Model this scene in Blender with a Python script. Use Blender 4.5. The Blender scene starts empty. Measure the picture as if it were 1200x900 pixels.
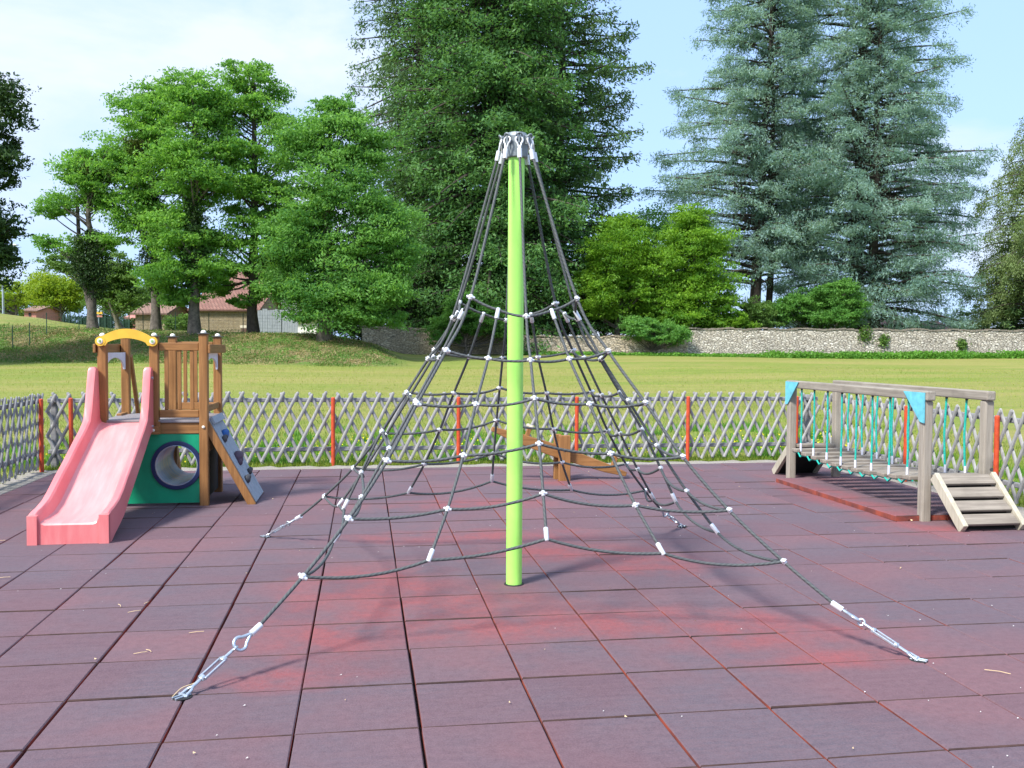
import bpy, math, random
import numpy as np
from mathutils import Vector, Matrix
random.seed(7); rng = np.random.default_rng(11)
S = bpy.context.scene
COL = S.collection
rad = math.radians

# ------------------------------------------------------------------ camera numbers (yard axes = tile grid)
F, PI_, RO, H, YA = 1100.0, .039, .006, 1.55, .1564
cY, sY = math.cos(YA), math.sin(YA)

def bg(px, py, D):
    """world point seen at photograph pixel (px,py), D metres ahead of the camera"""
    a, b = px-600, py-450
    c, s = math.cos(RO), math.sin(RO)
    x, y = c*a+s*b, -s*a+c*b
    c, s = math.cos(PI_), math.sin(PI_)
    d = (x, c*F-s*y, -s*F-c*y)
    t = D/d[1]
    u, v, w = d[0]*t, D, d[2]*t
    return Vector((cY*u+sY*v, -sY*u+cY*v, H+w))

def uv2w(u, v): return (cY*u+sY*v, -sY*u+cY*v)
def w2uv(x, y): return (cY*x-sY*y, sY*x+cY*y)

def sstep(a, b, x):
    t = np.clip((x-a)/(b-a), 0, 1); return t*t*(3-2*t)

def terrain(u, v):
    u = np.asarray(u, float); v = np.asarray(v, float)
    vv = np.maximum(v, 1.0)
    px = np.clip(600+F*u/vv, -500, 1700)
    z = -.03+.0282*np.clip(v-14.5, 0, 44)
    z = z+.05*np.sin(u*.21+v*.13)*sstep(18, 30, v)
    yt = np.interp(px, [-500, 0, 130, 250, 380, 440, 485], [384, 385, 390, 391.5, 394, 405, 417])
    yt2 = np.interp(px, [-500, 0, 75, 130, 250, 380, 440, 485], [368, 371, 381, 389, 392, 393, 403, 411])
    z47 = 1.55+48*(407-yt)/F
    z62 = 1.55+62*(407-yt2)/F
    m = 1-sstep(430, 490, px)
    k1 = sstep(40.5, 48, v); k2 = sstep(47, 62, v)
    bank = (z47-z)*k1
    z = z+m*bank+m*(z62-z47)*k2*k1
    z = z+m*k1*.06*np.sin(u*1.7)*np.cos(v*1.3)
    return z

def tz(x, y):
    u, v = w2uv(x, y); return float(terrain(u, v))

def gp(px, D):
    u = (px-600)/F*D
    x, y = uv2w(u, D)
    return Vector((x, y, tz(x, y)))

# ------------------------------------------------------------------ node materials
def newmat(name):
    m = bpy.data.materials.new(name); m.use_nodes = True
    nt = m.node_tree; b = nt.nodes['Principled BSDF']
    return m, nt, b

def N(nt, t, **k):
    n = nt.nodes.new(t)
    for a, v in k.items():
        if a in n.inputs: n.inputs[a].default_value = v
        else: setattr(n, a, v)
    return n

def rgba(c): return (c[0], c[1], c[2], 1)

def mix(nt, fac, a, b, mode='MIX'):
    n = nt.nodes.new('ShaderNodeMix'); n.data_type = 'RGBA'; n.blend_type = mode
    for sock, v in ((n.inputs[0], fac), (n.inputs[6], a), (n.inputs[7], b)):
        if isinstance(v, (int, float)): sock.default_value = v
        elif isinstance(v, (tuple, list)): sock.default_value = rgba(v)
        else: nt.links.new(v, sock)
    return n.outputs[2]

def ramp(nt, src, pts):
    n = nt.nodes.new('ShaderNodeValToRGB')
    while len(n.color_ramp.elements) < len(pts): n.color_ramp.elements.new(.5)
    for e, (p, c) in zip(n.color_ramp.elements, pts):
        e.position = p; e.color = rgba(c) if isinstance(c, (tuple, list)) else (c, c, c, 1)
    nt.links.new(src, n.inputs[0]); return n.outputs[0]

def noise(nt, vec, scale, detail=4, rough=.55, dist=0):
    n = N(nt, 'ShaderNodeTexNoise'); n.inputs['Scale'].default_value = scale
    n.inputs['Detail'].default_value = detail; n.inputs['Roughness'].default_value = rough
    n.inputs['Distortion'].default_value = dist
    if vec is not None: nt.links.new(vec, n.inputs['Vector'])
    return n.outputs[0]

def coords(nt, scale=(1, 1, 1), which='Object'):
    tc = nt.nodes.new('ShaderNodeTexCoord'); mp = nt.nodes.new('ShaderNodeMapping')
    mp.inputs['Scale'].default_value = scale
    nt.links.new(tc.outputs[which], mp.inputs[0]); return mp.outputs[0]

def bump(nt, b, h, strength=.3, dist=.01):
    n = N(nt, 'ShaderNodeBump'); n.inputs['Strength'].default_value = strength
    n.inputs['Distance'].default_value = dist
    nt.links.new(h, n.inputs['Height']); nt.links.new(n.outputs[0], b.inputs['Normal'])

def simple(name, c, rough=.6, metal=0, var=.12, scale=9, bmp=.15, spec=.5):
    m, nt, b = newmat(name)
    v = coords(nt)
    n = noise(nt, v, scale, 5)
    n2 = noise(nt, v, scale*9, 3)
    dk = tuple(x*(1-var*1.6) for x in c); lt = tuple(min(1, x*(1+var)+.01*var) for x in c)
    col = mix(nt, ramp(nt, n, [(.3, 0.), (.7, 1.)]), dk, lt)
    nt.links.new(col, b.inputs['Base Color'])
    b.inputs['Roughness'].default_value = rough; b.inputs['Metallic'].default_value = metal
    b.inputs['Specular IOR Level'].default_value = spec
    if bmp: bump(nt, b, n2, bmp, .004)
    return m

def wood(name, c1, c2, axis='Z', rough=.7):
    m, nt, b = newmat(name)
    sc = {'X': (1.2, 26, 26), 'Y': (26, 1.2, 26), 'Z': (26, 26, 1.2)}[axis]
    v = coords(nt, sc)
    n = noise(nt, v, 1.6, 6, .65, .6)
    v2 = coords(nt)
    n2 = noise(nt, v2, 4, 3)
    col = mix(nt, ramp(nt, n, [(.32, 0.), (.68, 1.)]), c1, c2)
    d = tuple(x*.62 for x in c1)
    col = mix(nt, ramp(nt, n2, [(.5, 0.), (.8, .45)]), col, d)
    nt.links.new(col, b.inputs['Base Color']); b.inputs['Roughness'].default_value = rough
    b.inputs['Specular IOR Level'].default_value = .3
    bump(nt, b, n, .35, .004)
    return m

def leafmat(name, dark, light, trans=.3):
    m, nt, b = newmat(name)
    at = N(nt, 'ShaderNodeAttribute'); at.attribute_name = 'tint'
    v = coords(nt); n = noise(nt, v, .55, 2)
    ma = N(nt, 'ShaderNodeMath', operation='MULTIPLY_ADD'); nt.links.new(n, ma.inputs[0]); ma.inputs[1].default_value = .9
    nt.links.new(at.outputs['Fac'], ma.inputs[2])
    mb = N(nt, 'ShaderNodeMath', operation='SUBTRACT'); nt.links.new(ma.outputs[0], mb.inputs[0]); mb.inputs[1].default_value = .45
    mb.use_clamp = True
    col = mix(nt, mb.outputs[0], dark, light)
    nt.links.new(col, b.inputs['Base Color']); b.inputs['Roughness'].default_value = .55
    b.inputs['Specular IOR Level'].default_value = .25
    tr = N(nt, 'ShaderNodeBsdfTranslucent')
    tc = mix(nt, .6, col, (light[0]*1.3, light[1]*1.3, light[2]*.6))
    nt.links.new(tc, tr.inputs[0])
    ms = N(nt, 'ShaderNodeMixShader'); ms.inputs[0].default_value = trans
    nt.links.new(b.outputs[0], ms.inputs[1]); nt.links.new(tr.outputs[0], ms.inputs[2])
    nt.links.new(ms.outputs[0], nt.nodes['Material Output'].inputs[0])
    return m

# ------------------------------------------------------------------ mesh builder
class MB:
    def __init__(s): s.v = []; s.f = []; s.m = []; s.uv = []; s.cur = 0
    def add(s, vs, fs, uvs=None):
        o = len(s.v); s.v += [tuple(p) for p in vs]
        for i, f in enumerate(fs):
            s.f.append(tuple(o+k for k in f)); s.m.append(s.cur)
            s.uv.append(uvs[i] if uvs else [(0, 0)]*len(f))
        return s
    def box(s, c, d, rot=None):
        hx, hy, hz = d[0]/2, d[1]/2, d[2]/2
        vs = [Vector((x, y, z)) for z in (-hz, hz) for y in (-hy, hy) for x in (-hx, hx)]
        if rot is not None: vs = [rot @ p for p in vs]
        c = Vector(c); vs = [p+c for p in vs]
        return s.add(vs, [(0, 2, 3, 1), (4, 5, 7, 6), (0, 1, 5, 4), (2, 6, 7, 3), (0, 4, 6, 2), (1, 3, 7, 5)])
    def b2(s, x0, x1, y0, y1, z0, z1): return s.box(((x0+x1)/2, (y0+y1)/2, (z0+z1)/2), (x1-x0, y1-y0, z1-z0))
    def beam(s, p0, p1, w, h, up=(0, 0, 1)):
        p0, p1 = Vector(p0), Vector(p1); d = p1-p0; L = d.length; d.normalize()
        side = d.cross(Vector(up))
        if side.length < 1e-4: side = Vector((1, 0, 0))
        side.normalize(); u = side.cross(d)
        R = Matrix((side, d, u)).transposed()
        return s.box((p0+p1)/2, (w, L, h), R)
    def tube(s, pts, r, n=8, caps=True):
        pts = [Vector(p) for p in pts]; k = len(pts)
        rs = r if isinstance(r, (list, tuple)) else [r]*k
        vs = []; t0 = None; L = 0; Ls = [0]
        for i in range(1, k): L += (pts[i]-pts[i-1]).length; Ls.append(L)
        for i in range(k):
            t = (pts[min(i+1, k-1)]-pts[max(i-1, 0)]).normalized()
            if t0 is None:
                a = Vector((0, 0, 1)) if abs(t.z) < .9 else Vector((1, 0, 0))
                nn = t.cross(a).normalized()
            else:
                nn = (nn-t*nn.dot(t)).normalized()
            t0 = t; bb = t.cross(nn)
            for j in range(n):
                an = 2*math.pi*j/n
                vs.append(pts[i]+(nn*math.cos(an)+bb*math.sin(an))*rs[i])
        fs = []; uvs = []
        for i in range(k-1):
            for j in range(n):
                j2 = (j+1) % n
                fs.append((i*n+j, i*n+j2, (i+1)*n+j2, (i+1)*n+j))
                uvs.append([(j/n, Ls[i]), ((j+1)/n, Ls[i]), ((j+1)/n, Ls[i+1]), (j/n, Ls[i+1])])
        if caps:
            fs.append(tuple(range(n-1, -1, -1))); uvs.append([(0, 0)]*n)
            fs.append(tuple((k-1)*n+j for j in range(n))); uvs.append([(0, 0)]*n)
        return s.add(vs, fs, uvs)
    def cyl(s, p0, p1, r0, r1=None, n=12): return s.tube([p0, p1], [r0, r0 if r1 is None else r1], n)
    def ball(s, c, r, n=10, m=6, sc=(1, 1, 1)):
        c = Vector(c); pts = []; vs = [c+Vector((0, 0, -r*sc[2]))]
        for i in range(1, m):
            a = -math.pi/2+math.pi*i/m
            for j in range(n):
                b = 2*math.pi*j/n
                vs.append(c+Vector((r*sc[0]*math.cos(a)*math.cos(b), r*sc[1]*math.cos(a)*math.sin(b), r*sc[2]*math.sin(a))))
        vs.append(c+Vector((0, 0, r*sc[2]))); fs = []
        for j in range(n): fs.append((0, 1+(j+1) % n, 1+j))
        for i in range(m-2):
            for j in range(n):
                a = 1+i*n; fs.append((a+j, a+(j+1) % n, a+n+(j+1) % n, a+n+j))
        t = len(vs)-1; a = 1+(m-2)*n
        for j in range(n): fs.append((a+j, a+(j+1) % n, t))
        return s.add(vs, fs)
    def prism(s, poly, off, d):
        """polygon (3d points) extruded by vector d"""
        n = len(poly); d = Vector(d)
        vs = [Vector(p)+Vector(off) for p in poly]; vs += [p+d for p in vs]
        fs = [tuple(range(n-1, -1, -1)), tuple(range(n, 2*n))]+[(i, (i+1) % n, n+(i+1) % n, n+i) for i in range(n)]
        return s.add(vs, fs)
    def build(s, name, mats, parent=None, smooth=False, bevel=0, label=None, origin=None):
        me = bpy.data.meshes.new(name)
        off = Vector((0, 0, 0))
        if origin is not None: off = Vector(origin)
        elif parent is not None: off = rootloc(parent)
        me.from_pydata([tuple(Vector(p)-off) for p in s.v], [], s.f)
        if not isinstance(mats, (list, tuple)): mats = [mats]
        for m in mats: me.materials.append(m)
        me.polygons.foreach_set('material_index', s.m)
        ul = me.uv_layers.new(name='uv'); flat = [c for f in s.uv for p in f for c in p]
        ul.data.foreach_set('uv', flat)
        me.validate(); me.update()
        if smooth: me.polygons.foreach_set('use_smooth', [True]*len(me.polygons))
        # consistent outward normals
        import bmesh
        bm = bmesh.new(); bm.from_mesh(me); bmesh.ops.recalc_face_normals(bm, faces=bm.faces); bm.to_mesh(me); bm.free()
        if smooth: me.set_sharp_from_angle(angle=rad(48))
        o = bpy.data.objects.new(name, me); COL.objects.link(o)
        if parent is not None: o.parent = parent
        if origin is not None: o.location = off
        if bevel:
            b = o.modifiers.new('bevel', 'BEVEL'); b.width = bevel; b.segments = 2; b.limit_method = 'ANGLE'
            b.angle_limit = rad(40); b.harden_normals = False
        if smooth: 
            md = o.modifiers.new('ws', 'WEIGHTED_NORMAL') if bevel else None
        if label: o['label'] = label
        return o

def rootloc(o):
    l = Vector(o.location)
    while o.parent: o = o.parent; l += Vector(o.location)
    return l

def tag(o, label=None, cat=None, group=None, kind=None):
    if label: o['label'] = label
    if cat: o['category'] = cat
    if group: o['group'] = group
    if kind: o['kind'] = kind
    return o

def thing(name, label, cat, loc=(0, 0, 0), group=None):
    o = bpy.data.objects.new(name, None); COL.objects.link(o); o.location = loc
    o.empty_display_size = .2
    return tag(o, label, cat, group)

def quads_object(name, V, mats, parent=None, tint=None, tri=False):
    """V (N,k,3) numpy polygons -> one mesh object"""
    n, k = V.shape[:2]
    off = np.array(rootloc(parent)) if parent is not None else np.zeros(3)
    me = bpy.data.meshes.new(name)
    me.vertices.add(n*k); me.vertices.foreach_set('co', (V.reshape(-1, 3)-off).astype(np.float32).ravel())
    me.loops.add(n*k); me.loops.foreach_set('vertex_index', np.arange(n*k, dtype=np.int32))
    me.polygons.add(n); me.polygons.foreach_set('loop_start', np.arange(0, n*k, k, dtype=np.int32))
    me.polygons.foreach_set('loop_total', np.full(n, k, dtype=np.int32))
    me.materials.append(mats)
    if tint is not None:
        a = me.attributes.new('tint', 'FLOAT', 'POINT'); a.data.foreach_set('value', np.repeat(tint, k).astype(np.float32))
    me.update(calc_edges=True)
    o = bpy.data.objects.new(name, me); COL.objects.link(o)
    if parent is not None: o.parent = parent
    return o

def unit(a): return a/np.maximum(np.linalg.norm(a, axis=-1, keepdims=True), 1e-9)

def leaf_quads(C, A, L, W, nb=None):
    """rhombic leaves centred at C, long axis A, length L, width W; normal near nb"""
    n = len(C); A = unit(A)
    R = rng.normal(size=(n, 3)) if nb is None else nb
    B = unit(np.cross(A, R))
    L = L[:, None]/2; W = W[:, None]/2
    return np.stack([C-A*L, C+B*W-A*L*.15, C+A*L, C-B*W-A*L*.15], 1)

def spline(pts, n=6):
    pts = [Vector(p) for p in pts]; out = []
    P = [pts[0]*2-pts[1]]+pts+[pts[-1]*2-pts[-2]]
    for i in range(1, len(P)-2):
        for k in range(n):
            t = k/n; a, b, c, d = P[i-1], P[i], P[i+1], P[i+2]
            out.append(.5*((2*b)+(c-a)*t+(2*a-5*b+4*c-d)*t*t+(3*b-a-3*c+d)*t**3))
    out.append(pts[-1]); return out

# ------------------------------------------------------------------ materials
M = {}
M['brownwood'] = wood('stained_wood_z', (.20, .092, .030), (.36, .175, .062), 'Z', .55)
M['brownwood_x'] = wood('stained_wood_x', (.20, .092, .030), (.36, .175, .062), 'X', .55)
M['brownwood_y'] = wood('stained_wood_y', (.18, .086, .030), (.33, .165, .06), 'Y', .55)
M['greywood'] = wood('weathered_wood_z', (.23, .20, .165), (.37, .335, .28), 'Z', .85)
M['greywood_x'] = wood('weathered_wood_x', (.17, .145, .12), (.31, .275, .23), 'X', .85)
M['greywood_y'] = wood('weathered_wood_y', (.20, .175, .145), (.34, .31, .26), 'Y', .85)
M['palewood'] = wood('pale_wood', (.36, .33, .25), (.52, .48, .39), 'Z', .85)
M['fence'] = wood('fence_wood', (.20, .20, .198), (.385, .385, .38), 'Z', .9)
M['fence_dark'] = wood('fence_wood_rail', (.17, .17, .175), (.28, .285, .30), 'X', .9)
M['rustred'] = simple('red_painted_steel', (.52, .065, .018), .5, 0, .2, 14)
M['green_panel'] = simple('green_panel', (.0, .27, .135), .42, 0, .1, 6, .05)
M['navy'] = simple('navy_plastic', (.008, .018, .075), .4, 0, .1, 9, .05)
M['white_panel'] = simple('white_panel', (.66, .67, .76), .5, 0, .06, 12, .05)
M['yellow'] = simple('yellow_plastic', (.74, .45, .045), .4, 0, .08, 7, .05)
M['ivory'] = simple('ivory_cap', (.78, .76, .66), .45, 0, .05, 12, .03)
M['darkcap'] = simple('dark_cap', (.06, .06, .06), .5)
M['black'] = simple('black_board', (.012, .013, .013), .75)
M['deck'] = simple('phenolic_deck', (.23, .21, .22), .5, 0, .12, 12)
M['climb'] = wood('blue_grey_board', (.23, .27, .31), (.37, .41, .45), 'Z', .7)
M['cyan'] = simple('pale_blue_plate', (.14, .50, .60), .5, 0, .14, 14)
M['teal'] = simple('teal_rope', (.01, .40, .32), .6, 0, .2, 60)
M['clamp'] = simple('cast_aluminium', (.72, .74, .78), .36, .35, .08, 60, .15)
M['galv'] = simple('galvanised_steel', (.52, .58, .64), .33, .75, .12, 50, .1)
M['capsteel'] = simple('grey_head', (.21, .245, .27), .45, .3, .12, 30)
M['lime'] = simple('lime_paint', (.40, .84, .15), .42, 0, .05, 5, .03)
M['meshgreen'] = simple('green_wire', (.02, .07, .045), .6)
M['hold_red'] = simple('holds_plum', (.075, .045, .07), .6)
M['hold_blue'] = simple('hold_blue', (.01, .09, .30), .5)
M['holds_dark'] = simple('holds_dark', (.05, .05, .055), .6)
M['straw'] = simple('dry_straw', (.62, .46, .27), .8)
M['specks'] = simple('pale_specks', (.62, .60, .58), .8)

def slide_mat(name, c, worn):
    m, nt, b = newmat(name)
    n = noise(nt, coords(nt, (6, .8, 1)), 2.5, 5, .6)
    n2 = noise(nt, coords(nt), 3, 3)
    col = mix(nt, ramp(nt, n, [(.38, 0.), (.66, .8)]), c, worn)
    col = mix(nt, ramp(nt, n2, [(.35, 0.), (.75, .35)]), col, tuple(x*.9 for x in c))
    nt.links.new(col, b.inputs['Base Color']); b.inputs['Roughness'].default_value = .38
    bump(nt, b, noise(nt, coords(nt), 60, 3), .05, .003)
    return m
M['slide'] = slide_mat('sun_faded_pink_plastic', (.68, .17, .18), (.72, .27, .27))
M['slide_bed'] = slide_mat('worn_pink_bed', (.70, .25, .25), (.77, .36, .35))

def rope_mat():
    m, nt, b = newmat('grey_braided_rope')
    uv = coords(nt, (1, 34, 1), 'UV')
    sx = N(nt, 'ShaderNodeSeparateXYZ'); nt.links.new(uv, sx.inputs[0])
    ad = N(nt, 'ShaderNodeMath', operation='ADD')
    mu = N(nt, 'ShaderNodeMath', operation='MULTIPLY'); nt.links.new(sx.outputs[0], mu.inputs[0]); mu.inputs[1].default_value = 2
    nt.links.new(mu.outputs[0], ad.inputs[0]); nt.links.new(sx.outputs[1], ad.inputs[1])
    m2 = N(nt, 'ShaderNodeMath', operation='MULTIPLY'); nt.links.new(ad.outputs[0], m2.inputs[0]); m2.inputs[1].default_value = 2*math.pi
    sn = N(nt, 'ShaderNodeMath', operation='SINE'); nt.links.new(m2.outputs[0], sn.inputs[0])
    ma = N(nt, 'ShaderNodeMath', operation='MULTIPLY_ADD'); nt.links.new(sn.outputs[0], ma.inputs[0]); ma.inputs[1].default_value = .5; ma.inputs[2].default_value = .5
    n = noise(nt, coords(nt), 14, 3)
    c = mix(nt, ma.outputs[0], (.048, .055, .058), (.078, .090, .095))
    c = mix(nt, ramp(nt, n, [(.4, 0.), (.7, .5)]), c, (.095, .10, .10))
    nt.links.new(c, b.inputs['Base Color']); b.inputs['Roughness'].default_value = .7
    bump(nt, b, ma.outputs[0], .45, .002)
    return m
M['rope'] = rope_mat()

def tile_mats():
    m, nt, b = newmat('rubber_tile_top')
    co = coords(nt)
    at = N(nt, 'ShaderNodeAttribute'); at.attribute_name = 'tint'
    fine = noise(nt, co, 110, 3, .8); mid = noise(nt, co, 24, 5, .7); big = noise(nt, co, .9, 4, .6, .4)
    streak = noise(nt, coords(nt, (2.2, 22, 1)), 1.4, 4, .65, .3)
    base = mix(nt, at.outputs['Fac'], (.100, .060, .077), (.168, .084, .096))
    base = mix(nt, ramp(nt, big, [(.40, 0.), (.60, .85)]), base, (.092, .082, .104))
    base = mix(nt, ramp(nt, streak, [(.35, .0), (.75, .5)]), base, (.165, .102, .114))
    # fresher red granulate where feet have scuffed the surface
    sx = N(nt, 'ShaderNodeSeparateXYZ'); nt.links.new(co, sx.inputs[0])
    spots = [(0.05, 6.05, .62, .50), (-.20, 5.10, .45, .45), (-.35, 4.45, .42, .16), (0.62, 5.15, .4, .3), (2.15, 5.0, .45, .25), (2.35, 4.35, .48, .16), (1.45, 6.9, .7, .3),
             (2.0, 6.4, .45, .3), (4.78, 8.9, .26, 1.5), (4.9, 7.4, .55, .2), (.9, 7.6, 1.2, .25), (1.0, 9.2, .9, .3), (2.3, 10.5, .6, .2), (1.1, 5.1, 1.5, .30), (.3, 5.6, .9, .4), (2.2, 4.8, .7, .3)]
    acc = None
    wob = noise(nt, co, 3.2, 4, .6)
    for (x, y, rx, ry) in spots:
        rx *= 1.25; ry *= 1.45
        dx = N(nt, 'ShaderNodeMath', operation='MULTIPLY_ADD'); nt.links.new(sx.outputs[0], dx.inputs[0]); dx.inputs[1].default_value = 1/rx; dx.inputs[2].default_value = -x/rx
        dy = N(nt, 'ShaderNodeMath', operation='MULTIPLY_ADD'); nt.links.new(sx.outputs[1], dy.inputs[0]); dy.inputs[1].default_value = 1/ry; dy.inputs[2].default_value = -y/ry
        d2 = N(nt, 'ShaderNodeMath', operation='MULTIPLY'); nt.links.new(dx.outputs[0], d2.inputs[0]); nt.links.new(dx.outputs[0], d2.inputs[1])
        d3 = N(nt, 'ShaderNodeMath', operation='MULTIPLY_ADD'); nt.links.new(dy.outputs[0], d3.inputs[0]); nt.links.new(dy.outputs[0], d3.inputs[1]); nt.links.new(d2.outputs[0], d3.inputs[2])
        e = N(nt, 'ShaderNodeMath', operation='MULTIPLY'); nt.links.new(d3.outputs[0], e.inputs[0]); e.inputs[1].default_value = -1.3
        g = N(nt, 'ShaderNodeMath', operation='EXPONENT'); nt.links.new(e.outputs[0], g.inputs[0])
        if acc is None: acc = g.outputs[0]
        else:
            a = N(nt, 'ShaderNodeMath', operation='MAXIMUM'); nt.links.new(acc, a.inputs[0]); nt.links.new(g.outputs[0], a.inputs[1]); acc = a.outputs[0]
    wm = N(nt, 'ShaderNodeMath', operation='MULTIPLY'); nt.links.new(acc, wm.inputs[0]); nt.links.new(ramp(nt, wob, [(.30, .25), (.62, 1.)]), wm.inputs[1])
    base = mix(nt, ramp(nt, wm.outputs[0], [(.18, 0.), (.85, .68)]), base, (.30, .060, .058))
    base = mix(nt, ramp(nt, mid, [(.30, .38), (.6, 0.)]), base, (.060, .033, .043))
    base = mix(nt, ramp(nt, fine, [(.40, 0.), (.80, .6)]), base, (.20, .125, .145))
    nt.links.new(base, b.inputs['Base Color']); b.inputs['Roughness'].default_value = .85
    b.inputs['Specular IOR Level'].default_value = .35
    bump(nt, b, fine, .6, .004)
    s, nt2, b2 = newmat('rubber_tile_side')
    n = noise(nt2, coords(nt2), 5, 4)
    nt2.links.new(mix(nt2, ramp(nt2, n, [(.4, 0.), (.6, 1.)]), (.13, .035, .03), (.30, .06, .035)), b2.inputs['Base Color']); b2.inputs['Roughness'].default_value = .95
    return m, s
M['tile'], M['tileside'] = tile_mats()
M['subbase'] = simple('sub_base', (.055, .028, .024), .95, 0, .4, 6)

def kerb_mat():
    m, nt, b = newmat('gravelly_concrete')
    co = coords(nt); a = noise(nt, co, 90, 3, .7); c = noise(nt, co, 2.2, 5, .6)
    col = mix(nt, ramp(nt, a, [(.35, 0.), (.7, 1.)]), (.20, .185, .165), (.42, .39, .355))
    col = mix(nt, ramp(nt, c, [(.45, 0.), (.7, .5)]), col, (.22, .21, .13))
    nt.links.new(col, b.inputs['Base Color']); b.inputs['Roughness'].default_value = .95
    bump(nt, b, a, .8, .01); return m
M['kerb'] = kerb_mat()

# ------------------------------------------------------------------ rubber floor, kerb
TP = .503; TX0, TY0 = -1.285, 4.28
FX0, FX1, FY0, FY1 = -3.70, 5.98, -1.7, 12.05
def build_floor():
    xs = [FX0]+[TX0+TP*i for i in range(-4, 15) if FX0+.1 < TX0+TP*i < FX1-.1]+[FX1]
    ys = [FY0]+[TY0+TP*.998*i for i in range(-12, 17) if FY0+.1 < TY0+TP*i < FY1-.1]+[FY1]
    V = []; Fc = []; MI = []; tint = []
    R = random.Random(5)
    colgap = {}
    for i in range(len(xs)-1):
        for j in range(len(ys)-1):
            cx = (xs[i]+xs[i+1])/2; cy = (ys[j]+ys[j+1])/2
            wl = .0022+.004*abs(math.sin(xs[i]*9.7+int(ys[j]*.9)*2.1)); wr = .0022+.003*abs(math.sin(xs[i+1]*7.3+int(ys[j]*.7)))
            if abs(xs[i]-.224) < .05 and ys[j] < 4.7: wl += .006
            if abs(xs[i]+.782) < .05 and 4.2 < ys[j] < 6.5: wl += .005
            if abs(xs[i]+1.285) < .05 and ys[j] < 6: wl += .004
            x0, x1 = xs[i]+wl, xs[i+1]-wr
            y0, y1 = ys[j]+.0018+.0016*R.random(), ys[j+1]-.0018-.0016*R.random()
            z = R.uniform(-.0025, .0025); tx, ty = R.uniform(-.006, .006), R.uniform(-.006, .006)
            if 4.9 < cx and 7.6 < cy < 10.4: z += .045
            zz = lambda x, y: z+(x-cx)*tx+(y-cy)*ty
            c = .0048
            # keep the anchor corners open
            o = len(V)
            for k, (ins, dz) in enumerate(((c, 0), (0, -c), (0, -.05))):
                for (x, y) in ((x0+ins, y0+ins), (x1-ins, y0+ins), (x1-ins, y1-ins), (x0+ins, y1-ins)):
                    V.append((x, y, zz(x, y)+dz))
            Fc.append((o, o+1, o+2, o+3)); MI.append(0)
            for a, bb, mi in ((0, 4, 0), (4, 8, 1)):
                for k in range(4):
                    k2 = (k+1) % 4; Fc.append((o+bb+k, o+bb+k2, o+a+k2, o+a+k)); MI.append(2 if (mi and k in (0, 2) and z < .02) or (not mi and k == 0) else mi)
            tint += [R.random()]*12
    me = bpy.data.meshes.new('rubber_floor'); me.from_pydata(V, [], Fc)
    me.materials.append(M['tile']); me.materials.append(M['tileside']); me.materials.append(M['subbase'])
    me.polygons.foreach_set('material_index', MI)
    a = me.attributes.new('tint', 'FLOAT', 'POINT'); a.data.foreach_set('value', tint)
    o = bpy.data.objects.new('rubber_floor', me); COL.objects.link(o); tag(o, kind='structure')
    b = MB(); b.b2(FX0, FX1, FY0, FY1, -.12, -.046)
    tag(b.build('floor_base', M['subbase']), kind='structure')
    k = MB()
    k.b2(FX0-.10, FX1+.10, FY1, FY1+.12, -.15, .004)
    k.b2(FX0-.10, FX0, FY0, FY1, -.15, .004)
    k.b2(FX1, FX1+.10, FY0, FY1, -.15, .004)
    tag(k.build('kerb', M['kerb'], bevel=.01), kind='structure')
    g = MB()
    def strip(x0, x1, y0, y1):
        nx = max(2, int((x1-x0)/.12)); ny = max(2, int((y1-y0)/.12)); o = []; 
        for j in range(ny+1):
            for i in range(nx+1):
                x = x0+(x1-x0)*i/nx; y = y0+(y1-y0)*j/ny
                o.append((x, y, -.012+.008*math.sin(x*13+y*7)+.006*math.sin(x*29-y*31)))
        g.add(o, [(j*(nx+1)+i, j*(nx+1)+i+1, (j+1)*(nx+1)+i+1, (j+1)*(nx+1)+i) for j in range(ny) for i in range(nx)])
    strip(-4.1, 6.55, FY1+.12, 12.42); strip(-4.1, FX0-.10, FY0, FY1+.12); strip(FX1+.10, 6.5, FY0, FY1+.12)
    tag(g.build('gravel_border', M['kerb'], smooth=True), kind='structure')
build_floor()

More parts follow.
